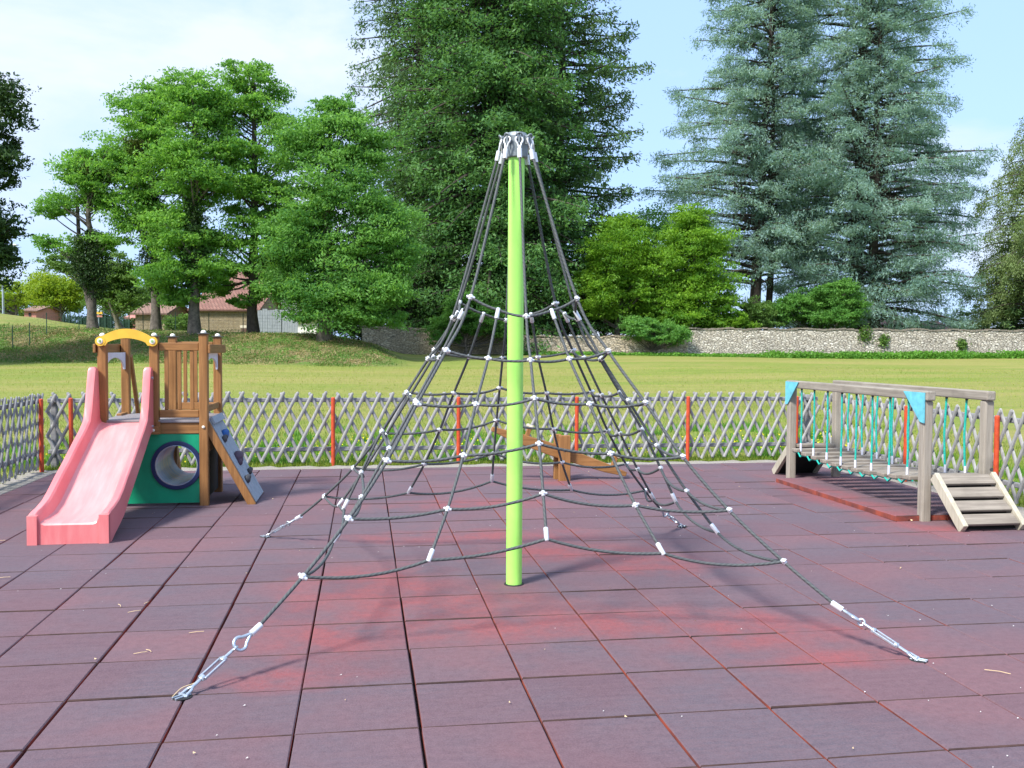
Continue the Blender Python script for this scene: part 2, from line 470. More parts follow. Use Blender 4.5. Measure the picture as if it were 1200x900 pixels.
# ------------------------------------------------------------------ lattice fences
def lattice(name, p0, p1, label, inward, posts, corner_post=None):
    """p0->p1 on the ground; inward = unit vector to the playground side"""
    p0, p1, inw = Vector(p0), Vector(p1), Vector(inward)
    L = (p1-p0).length; d = (p1-p0)/L; up = Vector((0, 0, 1))
    root = thing(name, label, 'fence', (p0+p1)/2)
    per = .175; run = .455; ztop, zbot = .93, .03
    R = random.Random(3)
    prof = [(-.0215, 0), (-.014, .015), (0, .019), (.014, .015), (.0215, 0)]
    for lay in (0, 1):
        mb = MB(); s = 1 if lay == 0 else -1
        off = inw*(.002 if lay == 0 else -.020)
        n = int((L+run)/per)+1
        for i in range(-3, n+1):
            a = i*per+(0 if lay == 0 else per*.42)+R.uniform(-.010, .010)
            s0, s1 = (a, a+run) if s > 0 else (a+run, a)
            zt = ztop+R.uniform(-.018, .016); zb = zbot+R.uniform(-.018, .018); s0 += R.uniform(-.008, .008)
            za, zc = zb, zt
            # clip at the fence ends
            def clip(sa, za_, sb, zb_):
                t0, t1 = 0, 1
                for lim, sg in ((0, 1), (L, -1)):
                    fa, fb = sg*(sa-lim), sg*(sb-lim)
                    if fa < 0 and fb < 0: return None
                    if fa < 0: t0 = max(t0, fa/(fa-fb))
                    if fb < 0: t1 = min(t1, fa/(fa-fb))
                if t1-t0 < .12: return None
                return (sa+(sb-sa)*t0, za_+(zb_-za_)*t0, sa+(sb-sa)*t1, za_+(zb_-za_)*t1)
            q = clip(s0, za, s1, zc)
            if not q: continue
            P0 = p0+d*q[0]+up*q[1]+off; P1 = p0+d*q[2]+up*q[3]+off
            ax = (P1-P0).normalized(); side = ax.cross(inw).normalized()
            tip = P1+ax*.018
            r0 = [P0+side*x+inw*(y if lay == 0 else y-.0) for x, y in prof]; r1 = [P1+side*x+inw*y for x, y in prof]
            r2 = [tip+side*x*.45+inw*y*.6 for x, y in prof]
            k = len(prof); fs = []
            for a_ in (0, k):
                for j in range(k): fs.append((a_+j, a_+(j+1) % k, a_+k+(j+1) % k, a_+k+j))
            fs.append(tuple(range(k-1, -1, -1))); fs.append(tuple(2*k+j for j in range(k)))
            mb.add(r0+r1+r2, fs)
        mb.build('slat_layer', M['fence'], root)
    for z in (.20, .845):
        mb = MB(); o = inw*-.045
        mb.beam(p0+o+up*z, p1+o+up*z, .045, .055); mb.build('rail', M['fence_dark'], root, bevel=.012)
    for t in posts:
        mb = MB(); q = p0+d*t+inw*.045
        mb.cyl(q+up*-.02, q+up*.875, .026, .026, 14); mb.ball(q+up*.875, .026, 14, 4, (1, 1, .5))
        mb.build('post', M['rustred'], root, smooth=True)
    for t in (corner_post or []):
        mb = MB(); q = p0+d*t-inw*.10
        mb.box(q+up*.44, (.085, .085, .92)); mb.build('corner_post', M['fence_dark'], root, bevel=.015)
    return root
lattice('lattice_fence', (-3.93, 12.5, 0), (6.40, 12.5, 0), 'long grey wooden lattice fence along the back of the playground, before the lawn', (0, -1, 0),
        [.30, 1.93, 3.53, 5.175, 6.79, 8.37, 9.97], [.06, 10.2])
lattice('lattice_fence', (-3.96, -1.5, 0), (-3.96, 12.45, 0), 'grey wooden lattice fence down the left side, beside the slide', (1, 0, 0),
        [13.75-1.62*k for k in range(8)])
lattice('lattice_fence', (6.42, 12.45, 0), (6.42, -1.5, 0), 'grey wooden lattice fence down the right side, behind the rope bridge', (-1, 0, 0),
        [.55+1.62*k for k in range(8)])

# ------------------------------------------------------------------ rope climbing pyramid
NX, NY, HS = .97, 6.02, 1.755
net = thing('climbing_net', 'rope climbing pyramid with lime green centre pole and grey net', 'climbing net', (NX, NY, 0))
mb = MB(); mb.cyl((NX, NY, -.05), (NX, NY, 2.79), .052, .052, 32); pole = mb.build('pole', M['lime'], net, smooth=True)
mb = MB()
mb.tube([(NX, NY, z) for z in (2.765, 2.77, 2.90, 2.925, 2.93)], [.066, .071, .074, .062, .02], 24)
for k in range(8):
    a = math.pi/4*k+.0
    c, s = math.cos(a), math.sin(a)
    mb.box((NX+.082*c, NY+.082*s, 2.875), (.05, .012, .06), Matrix.Rotation(a, 3, 'Z'))
hd = mb.build('head', M['capsteel'], net, bevel=.003)
mb = MB(); mb.tube([(NX, NY, -.004), (NX, NY, .005)], [.066, .063], 24); mb.build('collar', M['black'], net)
prof_c = [(.188, 1.853), (.28, 1.53), (.383, 1.227), (.482, .925), (.598, .645), (.725, .40), (.84, .207)]
prof_f = [(.20, 1.743), (.29, 1.482), (.385, 1.268), (.49, 1.024), (.585, .766), (.668, .541)]
prof_f = [(.245, 1.743), (.34, 1.482), (.425, 1.268), (.52, 1.024), (.60, .766), (.671, .541)]
def rotk(x, y, k):
    for _ in range(k): x, y = -y, x
    return x, y
cor = [[(-HS*r, -HS*r, z) for r, z in prof_c], ]
def Pn(x, y, z, k):
    x, y = rotk(x, y, k); return Vector((NX+x, NY+y, z))
RR = .0085
def top_pt(a): return Vector((NX+.118*math.cos(a), NY+.118*math.sin(a), 2.79))
nodes = {}     # (face k, level, slot 0..3) slot0 corner, 1 quarter, 2 centre, 3 quarter
for k in range(4):
    for l in range(6):
        r, z = prof_c[l]; rf, zf = prof_f[l]
        A = Pn(-HS*r, -HS*r, z, k); Bc = Pn(0, -HS*rf, zf, k); D = Pn(HS*r, -HS*r, z, k)
        nodes[k, l, 0] = A; nodes[k, l, 2] = Bc
        nodes[k, l, 1] = (A+Bc)/2+Vector((0, 0, -.015)); nodes[k, l, 3] = (D+Bc)/2+Vector((0, 0, -.015))
        pull = (.02, .03, .045, .055, .065, .08)[l]; ix, iy = rotk(0, 1, k); iv = Vector((ix*pull, iy*pull, -.25*pull))
        for q_ in (1, 2, 3): nodes[k, l, q_] = nodes[k, l, q_]+iv
for k in range(4):
    a0 = math.atan2(*reversed(rotk(-1, -1, k)))
    pts = [top_pt(a0)]+[nodes[k, l, 0] for l in range(6)]+[Pn(-HS*.84, -HS*.84, .207, k)]
    mb = MB(); mb.tube(spline(pts, 5), RR*1.08, 10); mb.build('corner_rope', M['rope'], net, smooth=True)
    a1 = math.atan2(*reversed(rotk(0, -1, k)))
    pts = [top_pt(a1)]+[nodes[k, l, 2] for l in range(6)]
    mb = MB(); mb.tube(spline(pts, 5), RR, 10); mb.build('face_rope', M['rope'], net, smooth=True)
    for sl in (1, 3):
        mb = MB(); mb.tube(spline([nodes[k, l, sl] for l in range(6)], 5), RR, 10)
        mb.build('side_rope', M['rope'], net, smooth=True)
rl = random.Random(9)
for l in range(6):
    mb = MB()
    for k in range(4):
        seq = [nodes[k, l, s] for s in range(4)]+[nodes[(k+1) % 4, l, 0]]
        for a, b in zip(seq[:-1], seq[1:]):
            L = (b-a).length; sag = .055*L*rl.uniform(.7, 1.25)
            pts = []
            for i in range(9):
                t = i/8; p = a.lerp(b, t); p.z -= 4*sag*t*(1-t)
                inn = Vector((NX-p.x, NY-p.y, 0)).normalized(); p += inn*(.025*L*4*t*(1-t)); pts.append(p)
            mb.tube(pts, RR, 10)
    mb.build('ring_rope', M['rope'], net, smooth=True)
# clamps: shared meshes
mb = MB(); mb.tube([(0, 0, z) for z in (-.021, -.018, 0, .018, .021)], [.0105, .0130, .0138, .0130, .0105], 12)
mb.tube([(y, 0, 0) for y in (-.024, -.021, .021, .024)], [.0095, .0120, .0120, .0095], 12)
mb.box((0, -.014, 0), (.010, .010, .010))
clamp_me = None; tube_me = None
def clamp_mesh():
    o = mb.build('clamp', M['clamp'], None, smooth=True); me = o.data; bpy.data.objects.remove(o); return me
clamp_me = clamp_mesh()
m2 = MB(); m2.tube([(0, 0, z) for z in (-.010, -.006, .060, .064)], [.011, .0135, .0135, .011], 12)
o_ = m2.build('ferrule', M['clamp'], None, smooth=True); tube_me = o_.data; bpy.data.objects.remove(o_)
def put(me, name, loc, zdir, xdir=None, sc=(1, 1, 1)):
    z = Vector(zdir).normalized(); x = Vector(xdir or (1, 0, 0)); x = (x-z*x.dot(z)).normalized(); y = z.cross(x)
    o = bpy.data.objects.new(name, me); COL.objects.link(o); o.parent = net
    o.matrix_local = Matrix.Translation(Vector(loc)-Vector(net.location)) @ Matrix((x, y, z)).transposed().to_4x4() @ Matrix.Diagonal((*sc, 1))
    return o
for k in range(4):
    for l in range(6):
        for s in range(4):
            p = nodes[k, l, s]
            upn = nodes[k, l-1, s] if l else (top_pt(math.atan2(p.y-NY, p.x-NX)))
            along = (upn-p)
            nxt = nodes[k, l, s+1] if s < 3 else nodes[(k+1) % 4, l, 0]
            if (l == 5 and s) or (l == 0 and s in (1, 3)):
                if l == 0: along = nodes[k, 1, s]-p
                put(tube_me, 'ferrule', p, along, nxt-p)
            else:
                put(clamp_me, 'clamp', p, along, nxt-p, (1.1, 1.0, .78) if s == 0 else (.92, .95, .74))
# eyes at the head
for k in range(8):
    a = math.pi/4*k
    p = top_pt(a); rad_ = Vector((math.cos(a), math.sin(a), 0)); q = Vector((NX, NY, 2.885))+rad_*.098
    mb = MB(); ax = (p-q).normalized(); side = Vector((-rad_.y, rad_.x, 0)); side = (rad_+side*.25).normalized() if False else side
    lp = [q+side*.028*math.sin(t)*(1 if t < math.pi*1.01 else 1)-ax*(-.045+.045*math.cos(t)) for t in [i*2*math.pi/14 for i in range(15)]]
    lp = []
    for i in range(17):
        t = -math.pi*.80+i*(math.pi*1.6)/16
        lp.append(q+ax*.022+side*.023*math.sin(t)-ax*.026*math.cos(t))
    tip = q+ax*.088
    mb.tube([tip]+lp+[tip], .0062, 8)
    mb.cyl(tip-ax*.008, tip+ax*.055, .0155, .0155, 14)
    e = mb.build('thimble', M['clamp'], net, smooth=True)
    mb = MB(); mb.tube([q+side*.02*math.cos(t)+rad_*.014*math.sin(t)+Vector((0, 0, .022*math.sin(t))) for t in [i*2*math.pi/12 for i in range(13)]], .006, 8)
    mb.build('shackle', M['capsteel'], e, smooth=True)
# turnbuckles to the ground anchors
for k in range(4):
    A = Pn(-HS*.84, -HS*.84, .207, k); B = Pn(-HS*1.005, -HS*1.005, .004, k)
    ax = (B-A).normalized(); L = (B-A).length; side = ax.cross(Vector((0, 0, 1))).normalized(); nn = side.cross(ax)
    P = lambda t, a=0, b=0: A+ax*(L*t)+side*a+nn*b
    mb = MB(); mb.cyl(P(-.06), P(.08), .016, .016, 16)
    fer = mb.build('rope_end', M['clamp'], net, smooth=True)
    # twist the plane of the eye like in use
    pl = (side*.5+nn*.87) if k in (0, 2) else (side*.95+nn*.3)
    mb = MB(); lp = []
    for i in range(15):
        t = -math.pi*.8+i*(math.pi*1.6)/14
        lp.append(P(.235)+pl*.031*math.sin(t)+ax*.030*math.cos(t))
    mb.tube([P(.08)]+lp+[P(.08)], .0085, 8); mb.build('thimble', M['galv'], fer, smooth=True)
    mb = MB(); q2 = pl.cross(ax).normalized()
    mb.tube([P(.315)+ax*.017*math.cos(t)+q2*.017*math.sin(t) for t in [i*2*math.pi/12 for i in range(13)]], .0055, 8)
    mb.cyl(P(.330), P(.47), .008, .008, 10)
    tb = mb.build('turnbuckle', M['galv'], net, smooth=True)
    mb = MB()
    for sg in (-1, 1): mb.beam(P(.47)+side*.0195*sg, P(.74)+side*.0195*sg, .010, .012)
    mb.cyl(P(.445), P(.49), .013, .013, 8); mb.cyl(P(.715), P(.765), .013, .013, 8)
    mb.beam(P(.467)-side*.02, P(.467)+side*.02, .02, .016); mb.beam(P(.74)-side*.02, P(.74)+side*.02, .02, .016)
    mb.cyl(P(.74), P(.88), .008, .008, 10)
    mb.build('buckle_body', M['galv'], tb, bevel=.002)
    mb = MB(); g = Vector((0, 0, 1)); e = P(.98)
    for sg in (-1, 1): mb.tube([P(.86), P(.90)+side*.014*sg, P(.97)+side*.018*sg, e+side*.020*sg+ax*.01], .0072, 8)
    o2 = Vector((ax.x, ax.y, 0)).normalized()
    mb.cyl(e-side*.03, e+side*.03, .0065, .0065, 8)
    c0 = Vector((e.x, e.y, -.03)); mb.beam(c0+side*.012-o2*.03, c0+side*.012+o2*.05, .010, .08); 
    mb.beam(c0-side*.012-o2*.03, c0-side*.012+o2*.05, .010, .08)
    mb.build('anchor', M['galv'], net, bevel=.002)
    mb = MB(); mb.tube([(B.x, B.y, .0035), (B.x, B.y, .0045)], [.045, .043], 18); mb.build('anchor_hole', M['black'], net)
mb = MB(); A = Vector((-.75, 4.31, .035))
mb.tube(spline([(-.83, 4.235, .012), (-.80, 4.29, .03), (-.755, 4.325, .035), (-.72, 4.345, .05), (-.70, 4.36, .052)], 5), .002, 6)
tag(mb.build('string', M['straw']), 'thin orange string looped at the net anchor nearest the camera on the left', 'string')

# ------------------------------------------------------------------ slide tower
TXL, TXM, TXR, TYF, TYR = -2.455, -1.985, -1.53, 9.42, 10.30
tw = thing('play_tower', 'small wooden play tower with yellow arch, green tunnel panel and climbing board', 'play tower', ((TXL+TXR)/2, (TYF+TYR)/2, 0))
pw = .082
for (x, y, zt) in ((TXL, TYF, 1.625), (TXM, TYF, 1.63), (TXR, TYF, 1.66), (TXL, TYR, 1.635), (TXM, TYR, 1.635), (TXR, TYR, 1.64)):
    mb = MB(); mb.b2(x-pw/2, x+pw/2, y-pw/2, y+pw/2, .70 if (x == TXM and y == TYF) else -.03, zt)
    p = mb.build('post', M['brownwood'], tw, bevel=.01)
    mb = MB(); mb.box((x, y, zt+.006), (pw+.025, pw+.025, .010)); c = mb.build('cap_plate', M['darkcap'], p)
    mb = MB(); mb.ball((x, y, zt+.015), .027, 14, 8, (1, 1, .9)); mb.build('cap_ball', M['ivory'], p, smooth=True)
# deck and its frame
mb = MB(); mb.b2(TXL-.02, TXR+.03, TYF-.035, TYR+.03, .808, .834)
for_posts = mb.build('deck', M['deck'], tw, bevel=.004)
mb = MB(); pass
for yy in (TYF, TYR):
    for a_, b_ in ((TXM, TXR), (TXL, TXM)):
        mb = MB(); mb.b2(a_+.042, b_-.042, yy-.02, yy+.02, .70, .806); mb.build('deck_beam', M['brownwood_x'], tw, bevel=.005)
for x in (TXL, TXR):
    mb = MB(); mb.b2(x-.02, x+.02, TYF+.042, TYR-.042, .70, .806); mb.build('deck_beam', M['brownwood_y'], tw, bevel=.005)
mb = MB(); mb.b2(TXR+.015, TXR+.045, TYF+.05, TYF+.26, .52, .70); mb.build('side_board', M['brownwood_y'], tw, bevel=.005)
mb = MB(); mb.b2(TXM+.02, TXM+.06, TYF-.052, TYF-.046+.0, .70, .82)
mb.b2(TXM-.055, TXM+.05, TYF-.075, TYF-.046, .70, .775); mb.build('slide_bracket', M['brownwood_x'], tw, bevel=.004)
for x, z in ((TXR, .765), (TXM, .74)):
    mb = MB(); mb.ball((x, TYF-.047 if x == TXR else TYF-.077, z), .015, 10, 5, (1, .5, 1)); mb.build('bolt', M['ivory'], tw, smooth=True)
# railing at the front right and rear right
def railing(y, xs, z0, z1, name='front_railing'):
    mb = MB(); mb.b2(TXM+.045, TXR-.045, y-.022, y+.022, z1-.045, z1+.03)
    r = mb.build('top_rail', M['brownwood_x'], tw, bevel=.006)
    mb = MB(); mb.b2(TXM+.045, TXR-.045, y-.022, y+.022, z0-.04, z0+.035); mb.build('bottom_rail', M['brownwood_x'], tw, bevel=.006)
    for x in xs:
        mb = MB(); mb.b2(x-.018, x+.018, y-.014, y+.014, z0+.036, z1-.046); mb.build('baluster', M['brownwood'], tw, bevel=.005)
railing(TYF, (-1.875, -1.755, -1.64), .895, 1.545)
railing(TYR, (-1.86, -1.755, -1.64), .915, 1.56)
mb = MB(); mb.b2(TXR-.018, TXR+.018, TYF+.046, TYR-.046, .895, .96); mb.build('bottom_rail', M['brownwood_y'], tw, bevel=.006)
# side beams with white arched panels below
def arch_panel(x, y0, y1, zt, zb):
    n = 14; w = y1-y0; pts = [(x, y0, zt), (x, y0, zb)]
    e = .045
    for i in range(n+1):
        t = i/n; a = math.pi*(1-t)
        pts.append((x, y0+w/2+(w/2-e)*math.cos(a), zb+(zt-zb)*.72*math.sin(a)))
    pts += [(x, y1, zb), (x, y1, zt)]
    mb = MB(); top = [(x, y0, zt)]
    # strips between arch and top edge
    cols = [(y0, zb)]+[(p[1], p[2]) for p in pts[2:-2]]+[(y1, zb)]
    for (ya, za), (yb, zb_) in zip(cols[:-1], cols[1:]):
        if yb-ya < 1e-5: continue
        mb.prism([(x-.008, ya, za), (x-.008, yb, zb_), (x-.008, yb, zt), (x-.008, ya, zt)], (0, 0, 0), (.016, 0, 0))
    return mb.build('arched_panel', M['white_panel'], tw)
for x, sg in ((TXL, -1), (TXR, 1)):
    o_x = x+sg*.052
    mb = MB(); mb.b2(o_x-.02 if sg < 0 else o_x-.005, o_x+.005 if sg < 0 else o_x+.02, TYF-.06, TYR+.08, 1.475, 1.56)
    mb.build('side_beam', M['brownwood_y'], tw, bevel=.006)
    arch_panel(x+sg*.0, TYF+.045, TYR-.045, 1.474, 1.30)
# yellow arch
mb = MB(); n = 24; out = []; inn = []
cx = (TXL+TXM)/2; y = TYF-.058
for i in range(n):
    t0, t1 = i/n, (i+1)/n
    def oi(t):
        x = cx-.255+.51*t; zt = 1.60+.105*math.sin(math.pi*t)**.8; zb = zt-.078-.012*math.sin(math.pi*t)
        if t < .14 or t > .86: zb = 1.545; zt = max(zt, 1.60)
        return x, zt, zb
    a, b, c = oi(t0); a2, b2, c2 = oi(t1)
    mb.prism([(a, y, c), (a2, y, c2), (a2, y, b2), (a, y, b)], (0, 0, 0), (0, -.022, 0))
arch = mb.build('arch', M['yellow'], tw)
M['green_cap'] = simple('green_cap', (.25, .45, .18), .5)
for x in (TXL, TXM):
    mb = MB(); mb.cyl((x, y-.001, 1.585), (x, y-.026, 1.585), .047, .045, 24); mb.build('arch_end', M['yellow'], arch)
    mb = MB(); mb.cyl((x, y-.026, 1.585), (x, y-.034, 1.585), .027, .022, 18); mb.build('arch_boss', M['ivory'], arch)
    mb = MB(); mb.cyl((x, y-.034, 1.587), (x, y-.040, 1.587), .013, .010, 12); mb.build('boss_cap', M['green_cap'], arch)
# green panel with the tunnel hole
cx, cz, R0 = -1.785, .395, .20
x0, x1, z0, z1 = -2.42, TXR-.046, .03, .698; y = TYF-.012
mb = MB(); n = 48; ring = [(cx+R0*math.cos(2*math.pi*i/n), cz+R0*math.sin(2*math.pi*i/n)) for i in range(n)]
def edge(a):
    c, s = math.cos(a), math.sin(a); t = 1e9
    if c > 1e-6: t = min(t, (x1-cx)/c)
    if c < -1e-6: t = min(t, (x0-cx)/c)
    if s > 1e-6: t = min(t, (z1-cz)/s)
    if s < -1e-6: t = min(t, (z0-cz)/s)
    return (cx+c*t, cz+s*t)
angs = sorted([2*math.pi*i/n for i in range(n)]+[math.atan2(z-cz, x-cx) % (2*math.pi) for x in (x0, x1) for z in (z0, z1)])
for i, a in enumerate(angs):
    b = angs[(i+1) % len(angs)]
    if b-a < 1e-4 and i < len(angs)-1: continue
    p = [(cx+R0*math.cos(a), y, cz+R0*math.sin(a)), (cx+R0*math.cos(b), y, cz+R0*math.sin(b))]
    e0, e1 = edge(a), edge(b)
    mb.prism([p[0], p[1], (e1[0], y, e1[1]), (e0[0], y, e0[1])], (0, 0, 0), (0, .024, 0))
panel = mb.build('tunnel_panel', M['green_panel'], tw)
def tubewall(mb, y0, y1, ri, ro, n=48):
    vs = []; fs = []
    for yy in (y0, y1):
        for r in (ri, ro):
            for i in range(n): vs.append((cx+r*math.cos(2*math.pi*i/n), yy, cz+r*math.sin(2*math.pi*i/n)))
    for i in range(n):
        j = (i+1) % n
        fs += [(i, j, n+j, n+i), (2*n+i, 3*n+i, 3*n+j, 2*n+j), (i, 2*n+i, 2*n+j, j), (n+i, n+j, 3*n+j, 3*n+i)]
    mb.add(vs, fs)
mb = MB(); tubewall(mb, y-.022, y-.001, .196, .236); mb.build('tunnel_rim', M['navy'], panel, bevel=.005)
mb = MB(); tubewall(mb, y-.02, TYR-.05, .190, .1955)
tt, nt, b = newmat('tunnel_plastic')
co = coords(nt, (1, 14, 1)); nn_ = noise(nt, co, 2.2, 4, .6, .5)
nt.links.new(ramp(nt, nn_, [(.35, (.10, .20, .42)), (.5, (.26, .36, .50)), (.62, (.42, .33, .30)), (.72, (.32, .48, .66))]), b.inputs['Base Color']); b.inputs['Roughness'].default_value = .3
mb.build('tunnel_tube', tt, panel, smooth=True)
mb = MB(); mb.b2(TXR-.012, TXR+.004, TYF+.046, TYR-.046, .05, .66); mb.build('side_panel', M['black'], tw)
# climbing board at the right side
T0 = Vector((-1.50, 9.42, .835)); T1 = Vector((-1.05, 9.42, .0)); W = .66
ax = (T1-T0).normalized(); nr = Vector((-ax.z, 0, ax.x)); nr = nr if nr.x > 0 else -nr
mb = MB()
for i in range(5):
    yy = 9.455+i*W/5
    mb.beam(T0+Vector((0, yy-9.42+W/10-.002, 0))+nr*.0, T1+Vector((0, yy-9.42+W/10-.002, 0))+nr*.0+ax*-.012, W/5-.006, .026, (nr.x, nr.y, nr.z))
brd = mb.build('climbing_board', M['climb'], tw, bevel=.004)
mb = MB(); mb.beam(T0+Vector((0, .04, 0))+ax*.035+nr*.03, T0+Vector((0, .04+W-.02, 0))+ax*.035+nr*.03, .075, .03, (nr.x, nr.y, nr.z)); mb.build('grip_bar', M['climb'], brd, bevel=.005)
for yy in (9.435, 9.455+W+.015):
    mb = MB(); mb.beam(T0+Vector((0, yy-9.42, 0))-nr*.032+ax*.02, T1+Vector((0, yy-9.42, 0))-nr*.032-ax*.0, .036, .075, (nr.x, nr.y, nr.z))
    mb.build('stringer', M['brownwood'], brd, bevel=.006)
for (t, yy, mt, r) in ((.26, 9.56, 'holds_dark', .035), (.22, 9.72, 'hold_blue', .048), (.50, 9.72, 'hold_red', .062), (.74, 9.56, 'holds_dark', .040), (.70, 9.90, 'holds_dark', .034), (.55, 9.68, 'hold_red', .035)):
    mb = MB(); c = T0.lerp(T1, t)+Vector((0, yy-9.42, 0))+nr*.025
    mb.ball(c, r, 12, 7, (.85, 1, 1.1)); mb.ball(c+Vector((.01, .02, .02)), r*.7, 10, 6)
    mb.build('climbing_hold', M[mt], brd, smooth=True)
# rear ladder and its handrail
for x in (TXL+.03, TXM-.03):
    mb = MB(); mb.beam((x, 10.36, .80), (x, 10.86, .0), .035, .09); mb.build('ladder_stringer', M['brownwood'], tw, bevel=.006)
mb = MB()
for k in range(3): mb.box(((TXL+TXM)/2, 10.40+.5*(.25*k+.22), .80-.8*(.25*k+.22)), (TXM-TXL-.10, .10, .03))
mb.build('ladder_tread', M['brownwood_x'], tw, bevel=.005)
mb = MB(); mb.beam((TXL+.035, 10.345, 1.44), (TXL+.035, 10.93, .30), .035, .065); mb.build('handrail', M['brownwood'], tw, bevel=.008)
mb = MB(); mb.beam((TXL+.0, 10.25, .84), (TXL+.0, 10.0, .84), .05, .03); mb.build('deck_block', M['brownwood_y'], tw, bevel=.005)

# slide
st = [  # Y, bed z, lip z, underside z, half width
    (7.690, .150, .215, -.0, .300), (7.700, .165, .238, 0, .300), (7.76, .172, .255, 0, .300), (7.86, .176, .268, .04, .300), (8.02, .192, .305, .09, .300), (8.16, .235, .365, .14, .299),
    (8.30, .305, .440, .22, .297), (8.55, .435, .560, .35, .294), (8.80, .565, .690, .48, .290), (9.00, .668, .790, .58, .286), (9.11, .725, .860, .64, .284),
    (9.165, .752, .98, .67, .283), (9.225, .778, 1.18, .70, .282), (9.265, .792, 1.31, .715, .281), (9.285, .796, 1.338, .72, .281), (9.35, .806, 1.342, .735, .281), (9.372, .812, 1.325, .74, .281)]
sl = thing('slide', 'faded pink plastic slide running down from the play tower', 'slide', (-2.265, 8.5, 0))
def slide_sections(center=-2.268):
    secs = []
    for (Y, zb, zl, zu, w) in st:
        wt = .072; zu = min(zu, zb-.03)
        rr = .012
        L = [(-w, zu), (-w, zl-rr), (-w+rr, zl), (-w+wt-rr*1.6, zl), (-w+wt-.004, zl-rr*1.2), (-w+wt+.008, zb+.045), (-w+wt+.022, zb+.012), (-w+wt+.05, zb)]
        R = [(-x, z) for x, z in reversed(L)]
        mid = [(-.07, zb-.002), (.07, zb-.002)]
        loop = L+mid+R
        secs.append([(center+x, Y, z) for x, z in loop])
    return secs
secs = slide_sections(); n = len(secs[0])
mb = MB(); vs = [p for s in secs for p in s]; fs = []; 
for i in range(len(secs)-1):
    for j in range(n):
        k = (j+1) % n; fs.append((i*n+j, i*n+k, (i+1)*n+k, (i+1)*n+j))
o = len(mb.v); mb.v = [tuple(p) for p in vs]
for idx, f in enumerate(fs):
    j = idx % n; mb.f.append(f); mb.m.append(1 if 6 <= j <= 10 else 0); mb.uv.append([(0, 0)]*4)
fronts = [[0, 1, 2, 3, 4, 5, 6, 7], [7, 8, 9, 10], [10, 11, 12, 13, 14, 15, 16, 17], [0, 7, 10, 17]]
for f in fronts:
    mb.f.append(tuple(f)); mb.m.append(0); mb.uv.append([(0, 0)]*len(f))
b0 = (len(secs)-1)*n
for f in fronts: mb.f.append(tuple(b0+k for k in reversed(f))); mb.m.append(0); mb.uv.append([(0, 0)]*len(f))
for sg in (-1, 1):
    a_ = -2.268+sg*.300; b_ = -2.268+sg*.226; mb.m_ = 0
    mb.b2(min(a_, b_), max(a_, b_), 7.672, 7.72, .0, .228)
chute = mb.build('chute', [M['slide'], M['slide_bed']], sl, smooth=True)
bv = chute.modifiers.new('bevel', 'BEVEL'); bv.width = .008; bv.segments = 2; bv.limit_method = 'ANGLE'; bv.angle_limit = rad(35)
chute.modifiers.new('ws', 'WEIGHTED_NORMAL')
for sg in (-1, 1):
    for z_ in (.78, 1.24):
        mb = MB(); mb.cyl((-2.268+sg*.282, 9.31, z_), (-2.268+sg*.295, 9.31, z_), .014, .014, 10); mb.build('bolt', M['galv'], sl)

# ------------------------------------------------------------------ suspension bridge
BX0, BX1, BY0, BY1 = 5.03, 5.635, 7.80, 10.50
GZ = .045
br = thing('rope_bridge', 'low weathered wooden plank bridge hung on teal ropes between four posts', 'bridge', ((BX0+BX1)/2, (BY0+BY1)/2, 0))
for (x, y) in ((BX0, BY0), (BX1, BY0), (BX0, BY1), (BX1-.03, BY1)):
    mb = MB(); mb.b2(x-.045, x+.045, y-.045, y+.045, -.03, 1.09); mb.build('post', M['greywood'], br, bevel=.014)
for x in (BX0, BX1-.01):
    mb = MB(); mb.b2(x-.045, x+.045, BY0-.075, BY1+.08, 1.092, 1.178); mb.build('beam', M['greywood_y'], br, bevel=.012)
for y, sg in ((BY0, 1), (BY1, -1)):
    x = BX0-.048
    for xx, d in ((x, -.012), ):
        mb = MB(); yb = y-sg*.055
        mb.prism([(xx, yb, 1.165), (xx, yb+sg*.33, 1.165), (xx, yb+sg*.06, .90), (xx, yb, .89)], (0, 0, 0), (d, 0, 0))
        mb.build('gusset_plate', M['cyan'], br)
ropeY = [10.25, 9.94, 9.63, 9.32, 9.02, 8.71, 8.39, 8.08]
def deckz(y):
    t = (y-BY0)/(BY1-BY0); return .405-.075*4*t*(1-t)
for x0, sg in ((BX0, 1), (BX1-.01, -1)):
    for y in ropeY:
        xe = x0; z = deckz(y)
        mb = MB(); mb.tube([(x0, y, 1.10), (xe+.01*sg, y+.01, (1.1+z)/2), (xe, y, z)], .0105, 8)
        r = mb.build('hanger_rope', M['teal'], br, smooth=True)
        mb = MB(); mb.cyl((xe, y, z-.02), (xe, y, z+.075), .012, .012, 10); mb.build('sleeve', M['white_panel'], r, smooth=True)
        mb = MB(); mb.cyl((x0, y, 1.075), (x0, y, 1.10), .013, .013, 8); mb.build('eye_bolt', M['darkcap'], r)
pys = [8.00, 8.23, 8.47, 8.70, 8.93, 9.16, 9.39, 9.62, 9.85, 10.08, 10.31]
rp = random.Random(4)
for y in pys:
    z = deckz(y)-.02
    mb = MB(); e = rp.uniform(-.012, .012)
    mb.box(((BX0+BX1)/2+e, y, z), (.72, .125, .040), Matrix.Rotation(rp.uniform(-.03, .03), 3, 'X') @ Matrix.Rotation(rp.uniform(-.02, .02), 3, 'Z'))
    mb.build('plank', M['greywood_x'], br, bevel=.008)
